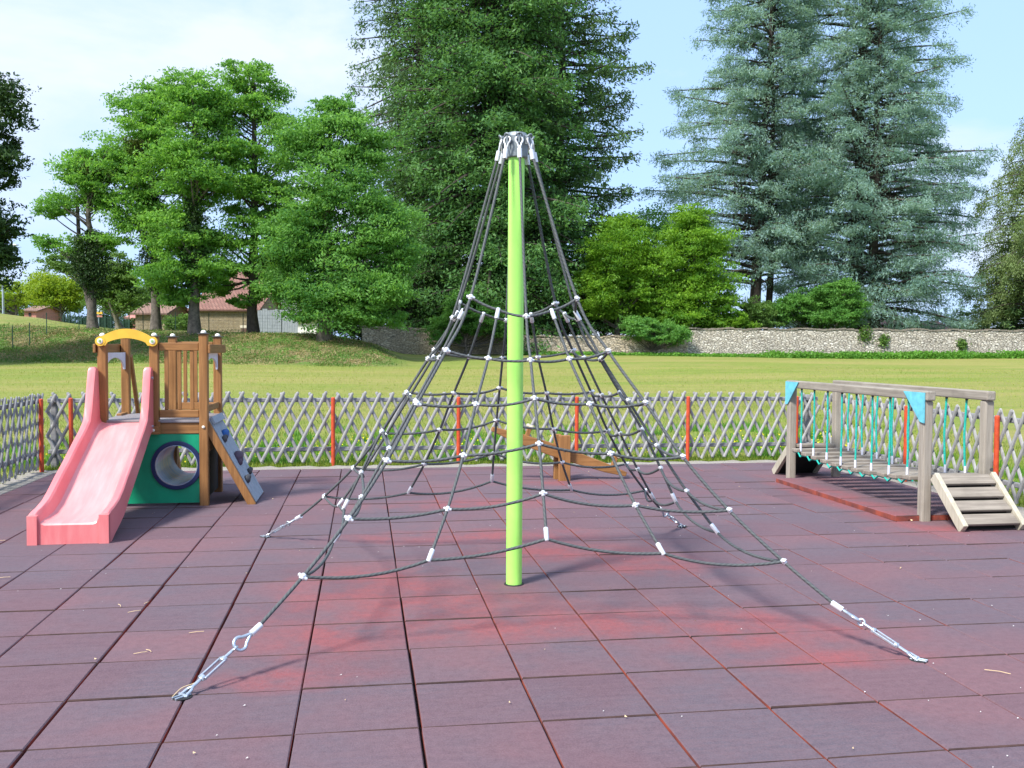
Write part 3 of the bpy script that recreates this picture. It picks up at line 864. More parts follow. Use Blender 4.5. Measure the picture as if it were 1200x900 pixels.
for x in (BX0-.03, BX1+.02):
    mb = MB(); pts = []
    for i, y in enumerate(pys):
        z = deckz(y)-.02; pts += [(x, y-.06, z-.022), (x, y+.06, z-.022)]
        if i < len(pys)-1: pts.append((x, (y+pys[i+1])/2, (deckz(y)+deckz(pys[i+1]))/2-.075))
    mb.tube(pts, .0095, 8); mb.build('deck_rope', M['teal'], br, smooth=True)
def ramp_(y0, y1, z0, z1, ntread, up):
    d = Vector((0, y1-y0, z1-z0)).normalized()
    for x in (BX0+.02, BX1-.03):
        mb = MB(); mb.beam((x, y0, z0), (x, y1, z1), .045, .10)
        s = mb.build('step_stringer', M['palewood'], br, bevel=.006)
        sg = -1 if x < 5.3 else 1
        mb = MB(); mb.cyl((x+sg*.0, y0+.0, z0+.02)if False else (x, y0-.001, z0+.052), (x, y0-.012, z0+.052), .016, .016, 12)
        if up: mb.build('bolt_cap', M['darkcap'], s)
    for k in range(ntread):
        t = (k+.5)/ntread; c = Vector(((BX0+BX1)/2-.005, y0+(y1-y0)*t, z0+(z1-z0)*t))
        ang = math.atan2(z1-z0, abs(y1-y0))
        mb = MB()
        rot = Matrix.Rotation((rad(33) if y1 < y0 else -rad(33)), 3, 'X')
        mb.box(c+Vector((0, 0, .02)), (BX1-BX0-.10, .125, .028), rot); mb.build('tread', M['greywood_x'], br, bevel=.006)
ramp_(7.68, 7.25, .42, .02, 4, True)
mb = MB(); mb.beam((BX0+.30, 7.70, .385), (BX0+.30, 7.30, .012), .49, .006); mb.build('step_gap_shade', M['black'], br)  # black sheet added behind the treads, painting the shade in their gaps
mb = MB(); mb.beam((5.325, 10.60, .40), (5.325, 11.02, .03), .56, .03); mb.build('rear_ramp', M['greywood_y'], br, bevel=.004)
mb = MB(); mb.beam((5.325, 10.585, .375), (5.325, 11.0, .005), .48, .012); mb.build('ramp_shade_sheet', M['black'], br)  # black sheet under the ramp, its underside shade put into the colour
for x in (BX0+.02, BX1-.06):
    mb = MB(); mb.beam((x, 10.57, .38), (x, 11.0, .01), .045, .09); mb.build('ramp_stringer', M['palewood'], br, bevel=.006)
mb = MB(); mb.b2(BX0+.05, BX1-.05, 7.74, 7.86, .385, .42); mb.build('end_board', M['greywood_x'], br, bevel=.006)
mb = MB(); mb.b2(BX0+.05, BX1-.08, 10.42, 10.58, .385, .42)
mb.build('end_board', M['greywood_x'], br, bevel=.006)

# ------------------------------------------------------------------ seesaw
sw = thing('seesaw', 'brown wooden seesaw tilted down to the right, in front of the back fence', 'seesaw', (2.30, 10.76, 0))
for y, w in ((10.675, .06), (10.845, .06)):
    mb = MB(); mb.b2(2.24 if y < 10.7 else 2.215, 2.375 if y < 10.7 else 2.30, y-.035, y+.035, -.03, .53); mb.build('post', M['brownwood'], sw, bevel=.008)
p0, p1 = Vector((1.46, 10.76, .60)), Vector((3.08, 10.76, .055)); a = (p1-p0).normalized(); u = Vector((-a.z, 0, a.x)); u = u if u.z > 0 else -u
mb = MB()
prof = [(0, -.02), (0, .03), (.25, .055), (.7, .07), (1.0, .065), (1.45, .045), (1.70, .02), (1.70, -.03), (1.45, -.06), (1.0, -.075), (.7, -.075), (.25, -.05)]
mb.prism([p0+a*s+u*h for s, h in prof], (0, -.045, 0), (0, .09, 0)); mb.build('beam', M['brownwood_x'], sw, bevel=.008)
for x in (1.86, 2.90):
    t = (x-p0.x)/(p1.x-p0.x); c = p0.lerp(p1, t)
    mb = MB(); mb.beam(c+u*.03, c+u*.165, .05, .05, (0, 1, 0)); h = mb.build('handle_post', M['brownwood'], sw, bevel=.006)
    mb = MB(); mb.cyl(c+u*.172+Vector((0, -.13, 0)), c+u*.172+Vector((0, .13, 0)), .019, .019, 12)
    mb.ball(c+u*.172+Vector((0, -.13, 0)), .026, 10, 6); mb.ball(c+u*.172+Vector((0, .13, 0)), .026, 10, 6)
    mb.build('handle', M['palewood'], h, smooth=True)
mb = MB(); mb.cyl((2.30, 10.635, .36), (2.30, 10.885, .36), .018, .018, 10); mb.build('pivot', M['galv'], sw)

# ------------------------------------------------------------------ litter on the mats
mb = MB(); r = random.Random(21)
for (x, y, L, a) in ((-1.35, 5.65, .10, .3), (-1.42, 5.78, .07, 2.1), (-1.30, 5.83, .05, .9), (-1.14, 4.88, .09, .2), (-1.06, 4.90, .06, 2.4), (-.93, 5.2, .11, .05), (3.05, 4.0, .16, 2.55), (-2.9, 7.85, .16, .1), (-2.4, 6.6, .12, .1), (3.74, 6.07, .03, 1)):
    L *= .7; e_ = (x+L*math.cos(a), y+L*math.sin(a), .010); mb.tube([(x, y, .006), ((x+e_[0])/2+.006, (y+e_[1])/2-.006, .012), e_], .0018, 5)
for _ in range(60):
    x, y, a = r.uniform(-3.4, 5.6), r.uniform(2.7, 11.8), r.uniform(0, 6)
    mb.add([(x, y, .006), (x+.012*math.cos(a), y+.012*math.sin(a), .008), (x+.004*math.cos(a+1.5), y+.008*math.sin(a+1.5), .012)], [(0, 1, 2)])
for _ in range(60):
    y = r.uniform(7.7, 10.3); x = 4.86+r.uniform(-.03, .05); a = r.uniform(0, 6)
    mb.add([(x, y, .006), (x+.02*math.cos(a), y+.02*math.sin(a), .010), (x+.008*math.cos(a+1.5), y+.015*math.sin(a+1.5), .014)], [(0, 1, 2)])
tag(mb.build('leaf_litter', M['straw']), 'scattered dry twigs and leaf bits on the rubber mats', 'litter', kind='stuff')
mb = MB()
for _ in range(150):
    x, y, a, s = r.uniform(-3.4, 5.6), 2.6+9*r.random()**1.5, r.uniform(0, 6), r.uniform(.002, .006)
    mb.add([(x-s, y-s, .005), (x+s, y-s*.5, .006), (x+s*.5, y+s, .007)], [(0, 1, 2)])
tag(mb.build('grit', M['specks']), 'pale specks of grit strewn over the rubber mats', 'grit', kind='stuff')

# ------------------------------------------------------------------ ground sheet
def build_ground():
    us = np.concatenate([-np.geomspace(700, 46, 26), np.arange(-44, 44.1, .8), np.geomspace(46, 700, 26)])
    vs = np.concatenate([np.arange(-40, 14, 3.), np.arange(14, 66, .6), np.geomspace(66.5, 1500, 44)])
    U, Vv = np.meshgrid(us, vs); Z = terrain(U, Vv)
    X = cY*U+sY*Vv; Y = -sY*U+cY*Vv
    play = (X > -4.15) & (X < 6.6) & (Y > -2) & (Y < 12.4)
    Z = np.where(play, -.16, Z)
    Z = np.where(Vv > 66, np.maximum(Z-(Vv-66)*.004, 0), Z)
    nv, nu = U.shape
    co = np.stack([X, Y, Z], -1).reshape(-1, 3)
    i = np.arange(nv*nu).reshape(nv, nu)
    q = np.stack([i[:-1, :-1], i[:-1, 1:], i[1:, 1:], i[1:, :-1]], -1).reshape(-1, 4)
    me = bpy.data.meshes.new('ground'); me.from_pydata(co.tolist(), [], q.tolist())
    px = 600+F*U/np.maximum(Vv, 1)
    bank = (1-sstep(440, 500, px))*sstep(40.2, 41.8, Vv)*(1-sstep(47, 50, Vv)*.75)
    a = me.attributes.new('bank', 'FLOAT', 'POINT'); a.data.foreach_set('value', bank.ravel().astype(np.float32))
    me.polygons.foreach_set('use_smooth', [True]*len(me.polygons))
    m, nt, b = newmat('lawn')
    co = coords(nt)
    rot = nt.nodes.new('ShaderNodeMapping'); rot.inputs['Rotation'].default_value = (0, 0, YA); rot.inputs['Scale'].default_value = (.05, .30, 1)
    tc = nt.nodes.new('ShaderNodeTexCoord'); nt.links.new(tc.outputs['Object'], rot.inputs[0])
    band = noise(nt, rot.outputs[0], 1.6, 4, .6, .6)
    n1 = noise(nt, co, .35, 5, .6); n2 = noise(nt, co, 3.5, 5, .65); n3 = noise(nt, co, 34, 3, .7)
    col = mix(nt, ramp(nt, n2, [(.3, 0.), (.7, 1.)]), (.18, .255, .042), (.27, .315, .070))
    col = mix(nt, ramp(nt, band, [(.38, 0.), (.64, .75)]), col, (.39, .33, .12))
    col = mix(nt, ramp(nt, n1, [(.50, 0.), (.70, .6)]), col, (.33, .29, .10))
    col = mix(nt, ramp(nt, n3, [(.30, .6), (.55, 0.)]), col, (.085, .14, .03))
    g1 = noise(nt, co, .9, 6, .7, .5); g2 = noise(nt, co, 5, 4, .7)
    bk = mix(nt, ramp(nt, g1, [(.43, 0.), (.56, 1.)]), (.10, .205, .035), (.23, .195, .095))
    bk = mix(nt, ramp(nt, g2, [(.3, .7), (.55, 0.)]), bk, (.05, .085, .02))
    at = N(nt, 'ShaderNodeAttribute'); at.attribute_name = 'bank'
    nt.links.new(mix(nt, at.outputs['Fac'], col, bk), b.inputs['Base Color'])
    b.inputs['Roughness'].default_value = .95; b.inputs['Specular IOR Level'].default_value = .15
    bump(nt, b, n3, .9, .05)
    me.materials.append(m)
    o = bpy.data.objects.new('ground', me); COL.objects.link(o); tag(o, kind='structure')
build_ground()

# ------------------------------------------------------------------ grass, weeds, flowers
L_ = {}
L_['grass'] = leafmat('grass_blades', (.10, .19, .02), (.27, .34, .05), .35)
L_['lawn'] = leafmat('lawn_blades', (.17, .25, .035), (.38, .43, .09), .4)
L_['weed'] = leafmat('weed_leaves', (.06, .19, .02), (.16, .36, .05), .35)
L_['bankweed'] = leafmat('bank_weeds', (.05, .12, .022), (.15, .26, .05), .3)
L_['dry'] = leafmat('dry_grass', (.22, .17, .07), (.40, .33, .16), .2)
L_['flower'] = leafmat('yellow_flowers', (.72, .58, .03), (.85, .78, .05), .3)
def blades(name, X, Y, h, w, mat, label, cat='grass'):
    n = len(X); u, v = w2uv(X, Y); Z = terrain(u, v)
    base = np.stack([X, Y, Z-.01], 1)
    a = rng.uniform(0, 2*np.pi, n); lean = rng.normal(0, .35, (n, 2))
    hh = h*rng.uniform(.4, 1.2, n)
    side = np.stack([np.cos(a), np.sin(a), np.zeros(n)], 1)*(w*rng.uniform(.6, 1.3, n))[:, None]
    top = base+np.stack([lean[:, 0]*hh, lean[:, 1]*hh, hh], 1)
    Vq = np.stack([base-side, base+side, top], 1)
    o = quads_object(name, Vq, mat, None, rng.random(n)); tag(o, label, cat, kind='stuff'); return o
def strip_pts(n, x0, x1, y0, y1, pw_=1.0):
    return rng.uniform(x0, x1, n), y0+(y1-y0)*rng.random(n)**pw_
x, y = strip_pts(62000, -9, 11, 12.42, 24, 1.7)
x2, y2 = strip_pts(16000, 6.44, 9.5, 2, 13); x3, y3 = strip_pts(12000, -8, -3.98, 5, 13)
x4, y4 = strip_pts(5000, -4, 6.4, 12.40, 12.62)
X = np.concatenate([x, x2, x3, x4]); Y = np.concatenate([y, y2, y3, y4])
blades('grass_tufts', X, Y, .085, .006, L_['grass'], 'rough grass growing up behind the lattice fence')
# weedy clumps by the fence
def clumps(n, per, x0, x1, y0, y1, r):
    cx, cy = strip_pts(n, x0, x1, y0, y1, 1.5)
    return (np.repeat(cx, per)+rng.normal(0, r, n*per)), (np.repeat(cy, per)+rng.normal(0, r, n*per))
X, Y = clumps(130, 90, -6, 8, 12.62, 17, .10)
x2, y2 = clumps(50, 90, 6.6, 8.5, 5, 12.5, .09)
k = (Y > 12.45)
blades('tall_weeds', np.concatenate([X[k], x2]), np.concatenate([Y[k], y2]), .17, .010, L_['weed'], 'taller green weeds scattered just beyond the lattice fence', 'weeds')
X, Y = clumps(60, 14, -4, 8, 12.7, 15, .14); Z = np.array([tz(a, b) for a, b in zip(X, Y)])+rng.uniform(.06, .2, len(X))
C = np.stack([X, Y, Z], 1)
o = quads_object('yellow_flowers', leaf_quads(C, rng.normal(size=C.shape), np.full(len(C), .032), np.full(len(C), .026)), L_['flower'], None, rng.random(len(C)))
tag(o, 'small yellow wild flowers in the grass behind the fence', 'flowers', kind='stuff')
gx = rng.uniform(-30, 36, 60000); gd = 22+19*rng.random(60000)
px_, py_ = cY*gx+sY*gd, -sY*gx+cY*gd
blades('lawn_grass', px_, py_, .05, .012, L_['lawn'], 'short mown grass of the wide lawn')
# vegetation of the bank, weeds at the foot of the stone wall
def uvpts(n, px0, px1, d0, d1):
    px = rng.uniform(px0, px1, n); d = rng.uniform(d0, d1, n); u = (px-600)/F*d
    return cY*u+sY*d, -sY*u+cY*d
def leafclump_cloud(name, px0, px1, d0, d1, ncl, per, r, h, size, mat, label, cat, dens=None):
    px = rng.uniform(px0, px1, ncl); d = rng.uniform(d0, d1, ncl)
    u = (px-600)/F*d; x = cY*u+sY*d; y = -sY*u+cY*d
    s = rng.uniform(.5, 1.25, ncl)
    P = np.repeat(np.stack([x, y], 1), per, 0)+rng.normal(0, 1, (ncl*per, 2))*np.repeat(r*s, per)[:, None]*.6
    uu, vv = w2uv(P[:, 0], P[:, 1]); z = terrain(uu, vv)+np.repeat(h*s, per)*rng.random(ncl*per)
    C = np.stack([P[:, 0], P[:, 1], z], 1)
    o = quads_object(name, leaf_quads(C, rng.normal(size=C.shape)+np.array([0, 0, .3]), size*rng.uniform(.6, 1.3, len(C)), size*.5*rng.uniform(.6, 1.3, len(C))), mat, None,
                     np.clip(np.repeat(rng.random(ncl), per)*.6+rng.random(len(C))*.4, 0, 1))
    return tag(o, label, cat, kind='stuff')
leafclump_cloud('bank_undergrowth', -260, 455, 40.6, 47.5, 560, 60, .62, .13, .085, L_['bankweed'], 'patchy green undergrowth over the grassy bank behind the lawn', 'undergrowth')
leafclump_cloud('dry_bank_grass', -260, 455, 41.0, 47.5, 520, 50, .6, .09, .085, L_['dry'], 'dry brown grass patches on the bank', 'dry grass')
WD = 55.0
leafclump_cloud('wall_foot_weeds', 900, 1500, WD-1.5, WD-.5, 420, 70, .42, .36, .15, L_['weed'], 'bright green weeds growing along the foot of the stone wall', 'weeds')
leafclump_cloud('low_wall_weeds', 600, 900, WD-1.2, WD-.4, 170, 50, .40, .17, .14, L_['weed'], 'low green weeds at the foot of the tan part of the stone wall', 'weeds')

# ------------------------------------------------------------------ stone wall, buildings
def stone(name, c1, c2, c3, sc=(2.6, 2.6, 6.5), mortar=(.36, .33, .28)):
    m, nt, b = newmat(name)
    co = coords(nt, sc)
    wn = nt.nodes.new('ShaderNodeTexNoise'); wn.inputs['Scale'].default_value = .8; nt.links.new(co, wn.inputs['Vector'])
    ad = N(nt, 'ShaderNodeVectorMath', operation='MULTIPLY_ADD'); nt.links.new(wn.outputs['Color'], ad.inputs[0]); ad.inputs[1].default_value = (.5, .5, .5); nt.links.new(co, ad.inputs[2])
    vo = N(nt, 'ShaderNodeTexVoronoi'); nt.links.new(ad.outputs[0], vo.inputs['Vector'])
    ve = N(nt, 'ShaderNodeTexVoronoi', feature='DISTANCE_TO_EDGE'); nt.links.new(ad.outputs[0], ve.inputs['Vector'])
    sp = N(nt, 'ShaderNodeSeparateColor'); nt.links.new(vo.outputs['Color'], sp.inputs[0])
    col = ramp(nt, sp.outputs[0], [(0., c1), (.45, c2), (1., c3)])
    big = noise(nt, coords(nt), .5, 5, .65)
    col = mix(nt, ramp(nt, big, [(.45, 0.), (.72, .45)]), col, tuple(x*.7 for x in c2))
    e = ramp(nt, ve.outputs[0], [(.02, .85), (.10, 0.)])
    col = mix(nt, e, col, tuple(x*.45 for x in mortar))
    nt.links.new(col, b.inputs['Base Color']); b.inputs['Roughness'].default_value = .95
    bump(nt, b, ramp(nt, ve.outputs[0], [(0., 0.), (.15, 1.)]), .9, .05)
    return m
M['wallstone'] = stone('pale_rubble_stone', (.60, .54, .45), (.42, .38, .32), (.76, .71, .62), (1.15, 1.15, 2.5), (.30, .26, .20))
M['tanstone'] = stone('tan_rubble_stone', (.60, .50, .37), (.46, .38, .28), (.74, .65, .52), (1.15, 1.15, 2.5))
M['barnstone'] = stone('ochre_barn_stone', (.50, .38, .21), (.42, .33, .20), (.58, .49, .33), (3, 3, 6))
def rooftile(name, c1, c2):
    m, nt, b = newmat(name)
    br_ = N(nt, 'ShaderNodeTexBrick'); co = coords(nt, (1, 1, 1), 'UV'); nt.links.new(co, br_.inputs['Vector'])
    br_.inputs['Color1'].default_value = rgba(c1); br_.inputs['Color2'].default_value = rgba(c2); br_.inputs['Mortar'].default_value = rgba(tuple(x*.35 for x in c1))
    br_.inputs['Scale'].default_value = 1; br_.inputs['Brick Width'].default_value = .26; br_.inputs['Row Height'].default_value = .30; br_.inputs['Mortar Size'].default_value = .03
    n = noise(nt, coords(nt), 1.3, 5)
    c = mix(nt, ramp(nt, n, [(.4, 0.), (.65, .6)]), br_.outputs[0], tuple(x*.6 for x in c2))
    nt.links.new(c, b.inputs['Base Color']); b.inputs['Roughness'].default_value = .9
    bump(nt, b, br_.outputs['Fac'], -.5, .03); return m
M['redroof'] = rooftile('old_red_tiles', (.22, .10, .075), (.30, .16, .12))
M['brownroof'] = rooftile('brown_tiles', (.24, .14, .10), (.33, .20, .15))
M['cream'] = simple('cream_render', (.62, .56, .44), .9, 0, .1, 2)
M['greyboard'] = wood('grey_boarding', (.20, .23, .26), (.31, .34, .37), 'Z', .9)
M['salmon'] = simple('salmon_render', (.46, .20, .16), .9)
M['whitewash'] = simple('whitewash', (.75, .74, .72), .8)
M['darkopening'] = simple('dark_opening', (.03, .03, .035), .9)

def wall_run(name, p0px, p1px, D, top_y, mat, label, thick=.45, topf=None, cope=None):
    """a rubble wall between two bearings at depth D, its top at photograph height top_y"""
    n = int(abs(p1px-p0px)/F*D/.22)+2; vs = []; fs = []
    root = thing(name, label, 'wall', gp((p0px+p1px)/2, D))
    for i in range(n+1):
        px = p0px+(p1px-p0px)*i/n
        zt = 1.55+D*(407-(top_y if not callable(top_y) else top_y(px)))/F+.035*math.sin(px*1.3)+.02*math.sin(px*4.1)
        a = gp(px, D); b = gp(px, D+thick)
        for (p, z) in ((a, a.z-.2), (a, zt), (b, zt+.01), (b, a.z-.2)): vs.append((p.x, p.y, z))
    for i in range(n):
        for j in range(3): fs.append((i*4+j, i*4+j+1, i*4+5+j, i*4+4+j))
    fs.append((0, 1, 2, 3)); fs.append((n*4+3, n*4+2, n*4+1, n*4))
    mb = MB(); mb.add(vs, fs); mb.build('masonry', mat, root)
    mb = MB(); r = random.Random(len(name)+int(D))
    for i in range(n):
        px = p0px+(p1px-p0px)*(i+.5)/n
        zt = 1.55+D*(407-(top_y if not callable(top_y) else top_y(px)))/F+.035*math.sin(px*1.3)
        p = gp(px, D+thick/2); mb.box((p.x, p.y, zt+.03+r.uniform(-.02, .03)), (.215, thick+.08, .07+r.uniform(0, .04)), Matrix.Rotation(r.uniform(-.1, .1)-YA, 3, 'Z'))
    mb.build('coping', mat if cope is None else cope, root)
    return root
M['coping'] = stone('lichened_coping', (.40, .33, .24), (.34, .30, .25), (.52, .46, .38), (4, 4, 8))
wall_run('stone_wall', 806, 1560, WD, 384.5, M['wallstone'], 'long pale rubble stone wall behind the lawn on the right, under the cedars', cope=M['coping'])
wall_run('stone_wall', 424, 806, WD, lambda p: np.interp(p, [424, 490, 560, 640, 760, 806], [384, 386, 392, 395, 394, 391]), M['tanstone'], 'lower tan rubble stone wall seen through the climbing net, half hidden by bushes')
for (px, py, r, lb) in ((1014, 392, .45, 'leafy plant growing out of the stone wall, left of the two'), (1036, 399, .36, 'pale leafy plant growing out of the stone wall, right of the two'), (1128, 404, .34, 'small plant rooted low in the stone wall near the weeping tree')):
    c = bg(px, py, WD-.08); t = thing('wall_plant', lb, 'plant', c)
    n_ = 260; C = np.array(c)+rng.normal(0, 1, (n_, 3))*np.array([r*.45, .07, r*.5])
    quads_object('foliage', leaf_quads(C, rng.normal(size=(n_, 3)), np.full(n_, .15), np.full(n_, .09)), L_['bankweed'], t, rng.random(n_))
# grown-over patches on the wall
def box_bg(mb, px0, px1, D0, D1, y0, y1, zextra=0):
    """box between bearings px0..px1, depths D0..D1, photo heights y0(top)..y1(bottom) taken at D0"""
    z1 = 1.55+D0*(407-y0)/F; z0 = 1.55+D0*(407-y1)/F
    u0, u1 = (px0-600)/F*D0, (px1-600)/F*D0
    vs = []
    for z in (z0, z1):
        for (u, v) in ((u0, D0), (u1, D0), (u1, D1), (u0, D1)):
            x, y = uv2w(u, v); vs.append((x, y, z))
    mb.add(vs, [(0, 3, 2, 1), (4, 5, 6, 7), (0, 1, 5, 4), (1, 2, 6, 5), (2, 3, 7, 6), (3, 0, 4, 7)])
    return u0, u1, z0, z1
def gable(mb, u0, u1, D0, D1, ze, zr, over=.3, axis='u', th=.12):
    """double pitched roof, ridge along u, eaves at D0 and D1"""
    Dm = (D0+D1)/2
    for (a, b) in ((D0-over, Dm), (D1+over, Dm)):
        sl_ = (zr-ze)/(Dm-D0); za = ze-sl_*over
        q = [(u0-over, a, za), (u1+over, a, za), (u1+over, b, zr), (u0-over, b, zr)]
        P = [Vector((*uv2w(u, v), z)) for u, v, z in q]
        L = (P[1]-P[0]).length; W_ = (P[3]-P[0]).length
        Q = [p+Vector((0, 0, th)) for p in P]
        mb.add(Q+P, [(0, 1, 2, 3), (4, 7, 6, 5), (0, 4, 5, 1), (1, 5, 6, 2), (2, 6, 7, 3), (3, 7, 4, 0)],
               [[(0, 0), (L, 0), (L, W_), (0, W_)]]+[[(0, 0), (0, W_), (L, W_), (L, 0)]]+[[(0, 0)]*4]*4)
def gable_ends(mb, u0, u1, D0, D1, ze, zr):
    for u, du in ((u0, .3), (u1, -.3)):
        t = [Vector((*uv2w(u, v), z)) for v, z in ((D0, ze-.01), ((D0+D1)/2, zr-.02), (D1, ze-.01))]
        d = Vector((*uv2w(u+du, D0), 0))-Vector((*uv2w(u, D0), 0)); mb.prism(t, (0, 0, 0), d)
def house(name, label, px0, px1, D0, D1, ytop, ybot, yridge, wm, rm, extras=(), cat='building'):
    root = thing(name, label, cat, gp((px0+px1)/2, D0))
    mb = MB(); u0, u1, z0, z1 = box_bg(mb, px0, px1, D0, D1, ytop, ybot)
    zr = 1.55+(D0+D1)/2*(407-yridge)/F
    w = mb.build('wall', wm, root)
    mb = MB(); gable_ends(mb, u0, u1, D0, D1, z1, zr); mb.build('gable', wm, root)
    mb = MB(); gable(mb, u0, u1, D0, D1, z1, zr); mb.build('roof', rm, root)
    for (nm, a, b, yt, yb, mt) in extras:
        mb = MB(); box_bg(mb, a, b, D0-.05, D0+.1, yt, yb); mb.build(nm, mt, root)
    return root
house('stone_barn', 'ochre stone barn with old red tiled roof behind the row of trees', 226, 301, 72, 80, 365, 397, 343.5, M['barnstone'], M['redroof'],
      [('hatch', 283, 291, 386.5, 392, M['brownroof']), ('hatch_frame', 281.5, 292.5, 383, 386.3, M['cream'])])
house('farmhouse', 'tall cream rendered house with red roof rising behind the stone barn', 262, 322, 88, 97, 341, 395, 316, M['cream'], M['redroof'],
      [('window', 276, 281, 345, 352, M['darkopening'])])
house('stone_shed', 'small ochre stone shed with dark tiled roof left of the barn', 159, 193, 70, 76, 370.5, 397, 359.5, M['barnstone'], M['brownroof'])
house('salmon_building', 'low salmon coloured building beside the stone shed', 148, 162, 90, 96, 376, 392, 371, M['salmon'], M['salmon'])
house('brick_house', 'small distant red brick house with cream gable on the hill at the left', 29, 43, 110, 116, 368, 382, 363, M['salmon'], M['brownroof'], [('window', 34, 37, 370, 374, M['darkopening'])])
t = thing('board_fence', 'tall grey vertical board fence right of the stone barn', 'fence', gp(336, 70))
mb = MB(); px = 302.0; r = random.Random(2)
while px < 372:
    box_bg(mb, px, px+2.7, 70, 70.05, 364.5+r.uniform(-1, 1), 396); px += 2.9
mb.build('boards', M['greyboard'], t)
mb = MB(); box_bg(mb, 302, 372, 70.06, 70.14, 370, 371.5); box_bg(mb, 302, 372, 70.06, 70.14, 386, 387.5); mb.build('rail', M['greyboard'], t)
house('lean_to', 'small whitewashed lean-to with brown roof beside the grey board fence', 349, 372, 66, 69.5, 376, 395, 370, M['whitewash'], M['brownroof'])
house('roof_behind_wall', 'low building with long red roof just showing above the stone wall on the right', 1020, 1128, 75, 86, 388, 415, 374.5, M['tanstone'], M['redroof'])

def post_sign():
    t = thing('direction_sign', 'blue and white sign with a yellow bottom band on a grey post under the trees', 'sign', gp(116, 62))
    mb = MB(); p = gp(116, 62); z = lambda y: 1.55+62*(407-y)/F
    mb.cyl((p.x, p.y, p.z-.1), (p.x, p.y, z(360)), .03, .03, 8); mb.build('post', M['galv'], t)
    for (a, b, m_) in ((360.5, 368, simple('sign_blue', (.50, .60, .74), .5)), (368.3, 371, M['yellow']), (372.5, 374.5, M['salmon'])):
        mb = MB(); box_bg(mb, 112.2, 120.2, 61.9, 61.96, a, b); mb.build('panel', m_, t)
post_sign()
t = thing('lamp_post', 'tall pale grey lamp post on the hill at the far left', 'lamp post', gp(4.5, 70))
p = gp(4.5, 70); mb = MB(); mb.cyl((p.x, p.y, p.z-.1), (p.x, p.y, p.z+5.2), .075, .05, 10); mb.build('post', M['galv'], t, smooth=True)
mb = MB(); mb.beam((p.x, p.y, p.z+5.2), (p.x+.9, p.y-.1, p.z+5.35), .06, .05); mb.ball((p.x+.95, p.y-.1, p.z+5.33), .16, 10, 6, (1.6, .7, .5)); mb.build('lamp_head', M['galv'], t)

# cars on the far road
def car(px, D, col, label):
    p = gp(px, D); t = thing('parked_car', label, 'car', p, 'cars parked beyond the hill')
    prof = [(-2.0, .3), (-2.05, .75), (-1.9, .95), (-1.35, 1.02), (-.75, 1.45), (.75, 1.48), (1.35, 1.05), (1.95, .92), (2.05, .7), (2.02, .3)]
    R = Matrix.Rotation(-YA, 3, 'Z')
    mb = MB(); mb.prism([p+R @ Vector((x, -.8, z)) for x, z in prof], (0, 0, 0), R @ Vector((0, 1.6, 0))); mb.build('body', simple('car_paint_'+label.split()[0], col, .3), t, bevel=.06)
    mb = MB(); mb.prism([p+R @ Vector((x, -.815, z)) for x, z in ((-1.15, 1.04), (-.7, 1.38), (.68, 1.40), (1.1, 1.06))], (0, 0, 0), R @ Vector((0, 1.63, 0))); mb.build('window', M['darkopening'], t)
    for x in (-1.25, 1.3):
        for y in (-.72, .72):
            mb = MB(); mb.cyl(p+R @ Vector((x, y-.1, .31)), p+R @ Vector((x, y+.1, .31)), .31, .31, 16); mb.build('wheel', M['black'], t)
car(24, 140, (.78, .79, .82), 'white car parked left of the distant brick house')
car(14, 143, (.02, .03, .06), 'dark car parked behind the white car at the far left')
car(55, 120, (.62, .70, .80), 'pale silver car parked right of the distant brick house')

# wire fence on the bank
t = thing('wire_fence', 'thin green wire fence with slim posts along the top of the bank', 'fence', gp(120, 44))
wp = [(-60, 43.2), (15, 43.4), (35, 43.9), (55, 45.5), (93, 47), (130, 48), (168, 49.5), (206, 49.5), (245, 49.5), (285, 49.5), (330, 49.5)]
tops = []
for px, D in wp:
    p = gp(px, D); h = 1.05; mb = MB(); mb.cyl((p.x, p.y, p.z-.1), (p.x, p.y, p.z+h), .022, .022, 6); mb.build('post', M['meshgreen'], t); tops.append(p)
mb = MB()
for k in range(6):
    for a, b in zip(tops[:-1], tops[1:]):
        up = Vector((0, 0, .12+.17*k)); mb.tube([a+up, b+up], .0035, 4)
for a, b in zip(tops[:-1], tops[1:]):
    n = int((b-a).length/.25)
    for i in range(n):
        q = a.lerp(b, i/n); mb.tube([q+Vector((0, 0, .1)), q+Vector((0, 0, .98))], .0025, 3)
mb.build('mesh', M['meshgreen'], t)
t = thing('mesh_panel_fence', 'dark green panel fence below the yellow green trees on the hill', 'fence', gp(112, 66))
mb = MB()
for i in range(12):
    px = 74+7*i; box_bg(mb, px, px+.9, 66, 66.06, 372.5, 396)
mb.build('post', M['meshgreen'], t)
mb = MB()
for i in range(100): box_bg(mb, 74+.78*i, 74+.78*i+.22, 66.07, 66.08, 374, 395)
for i in range(12): box_bg(mb, 74, 152, 66.085, 66.095, 374.5+1.6*i, 374.8+1.6*i)
mb.build('mesh', M['meshgreen'], t)

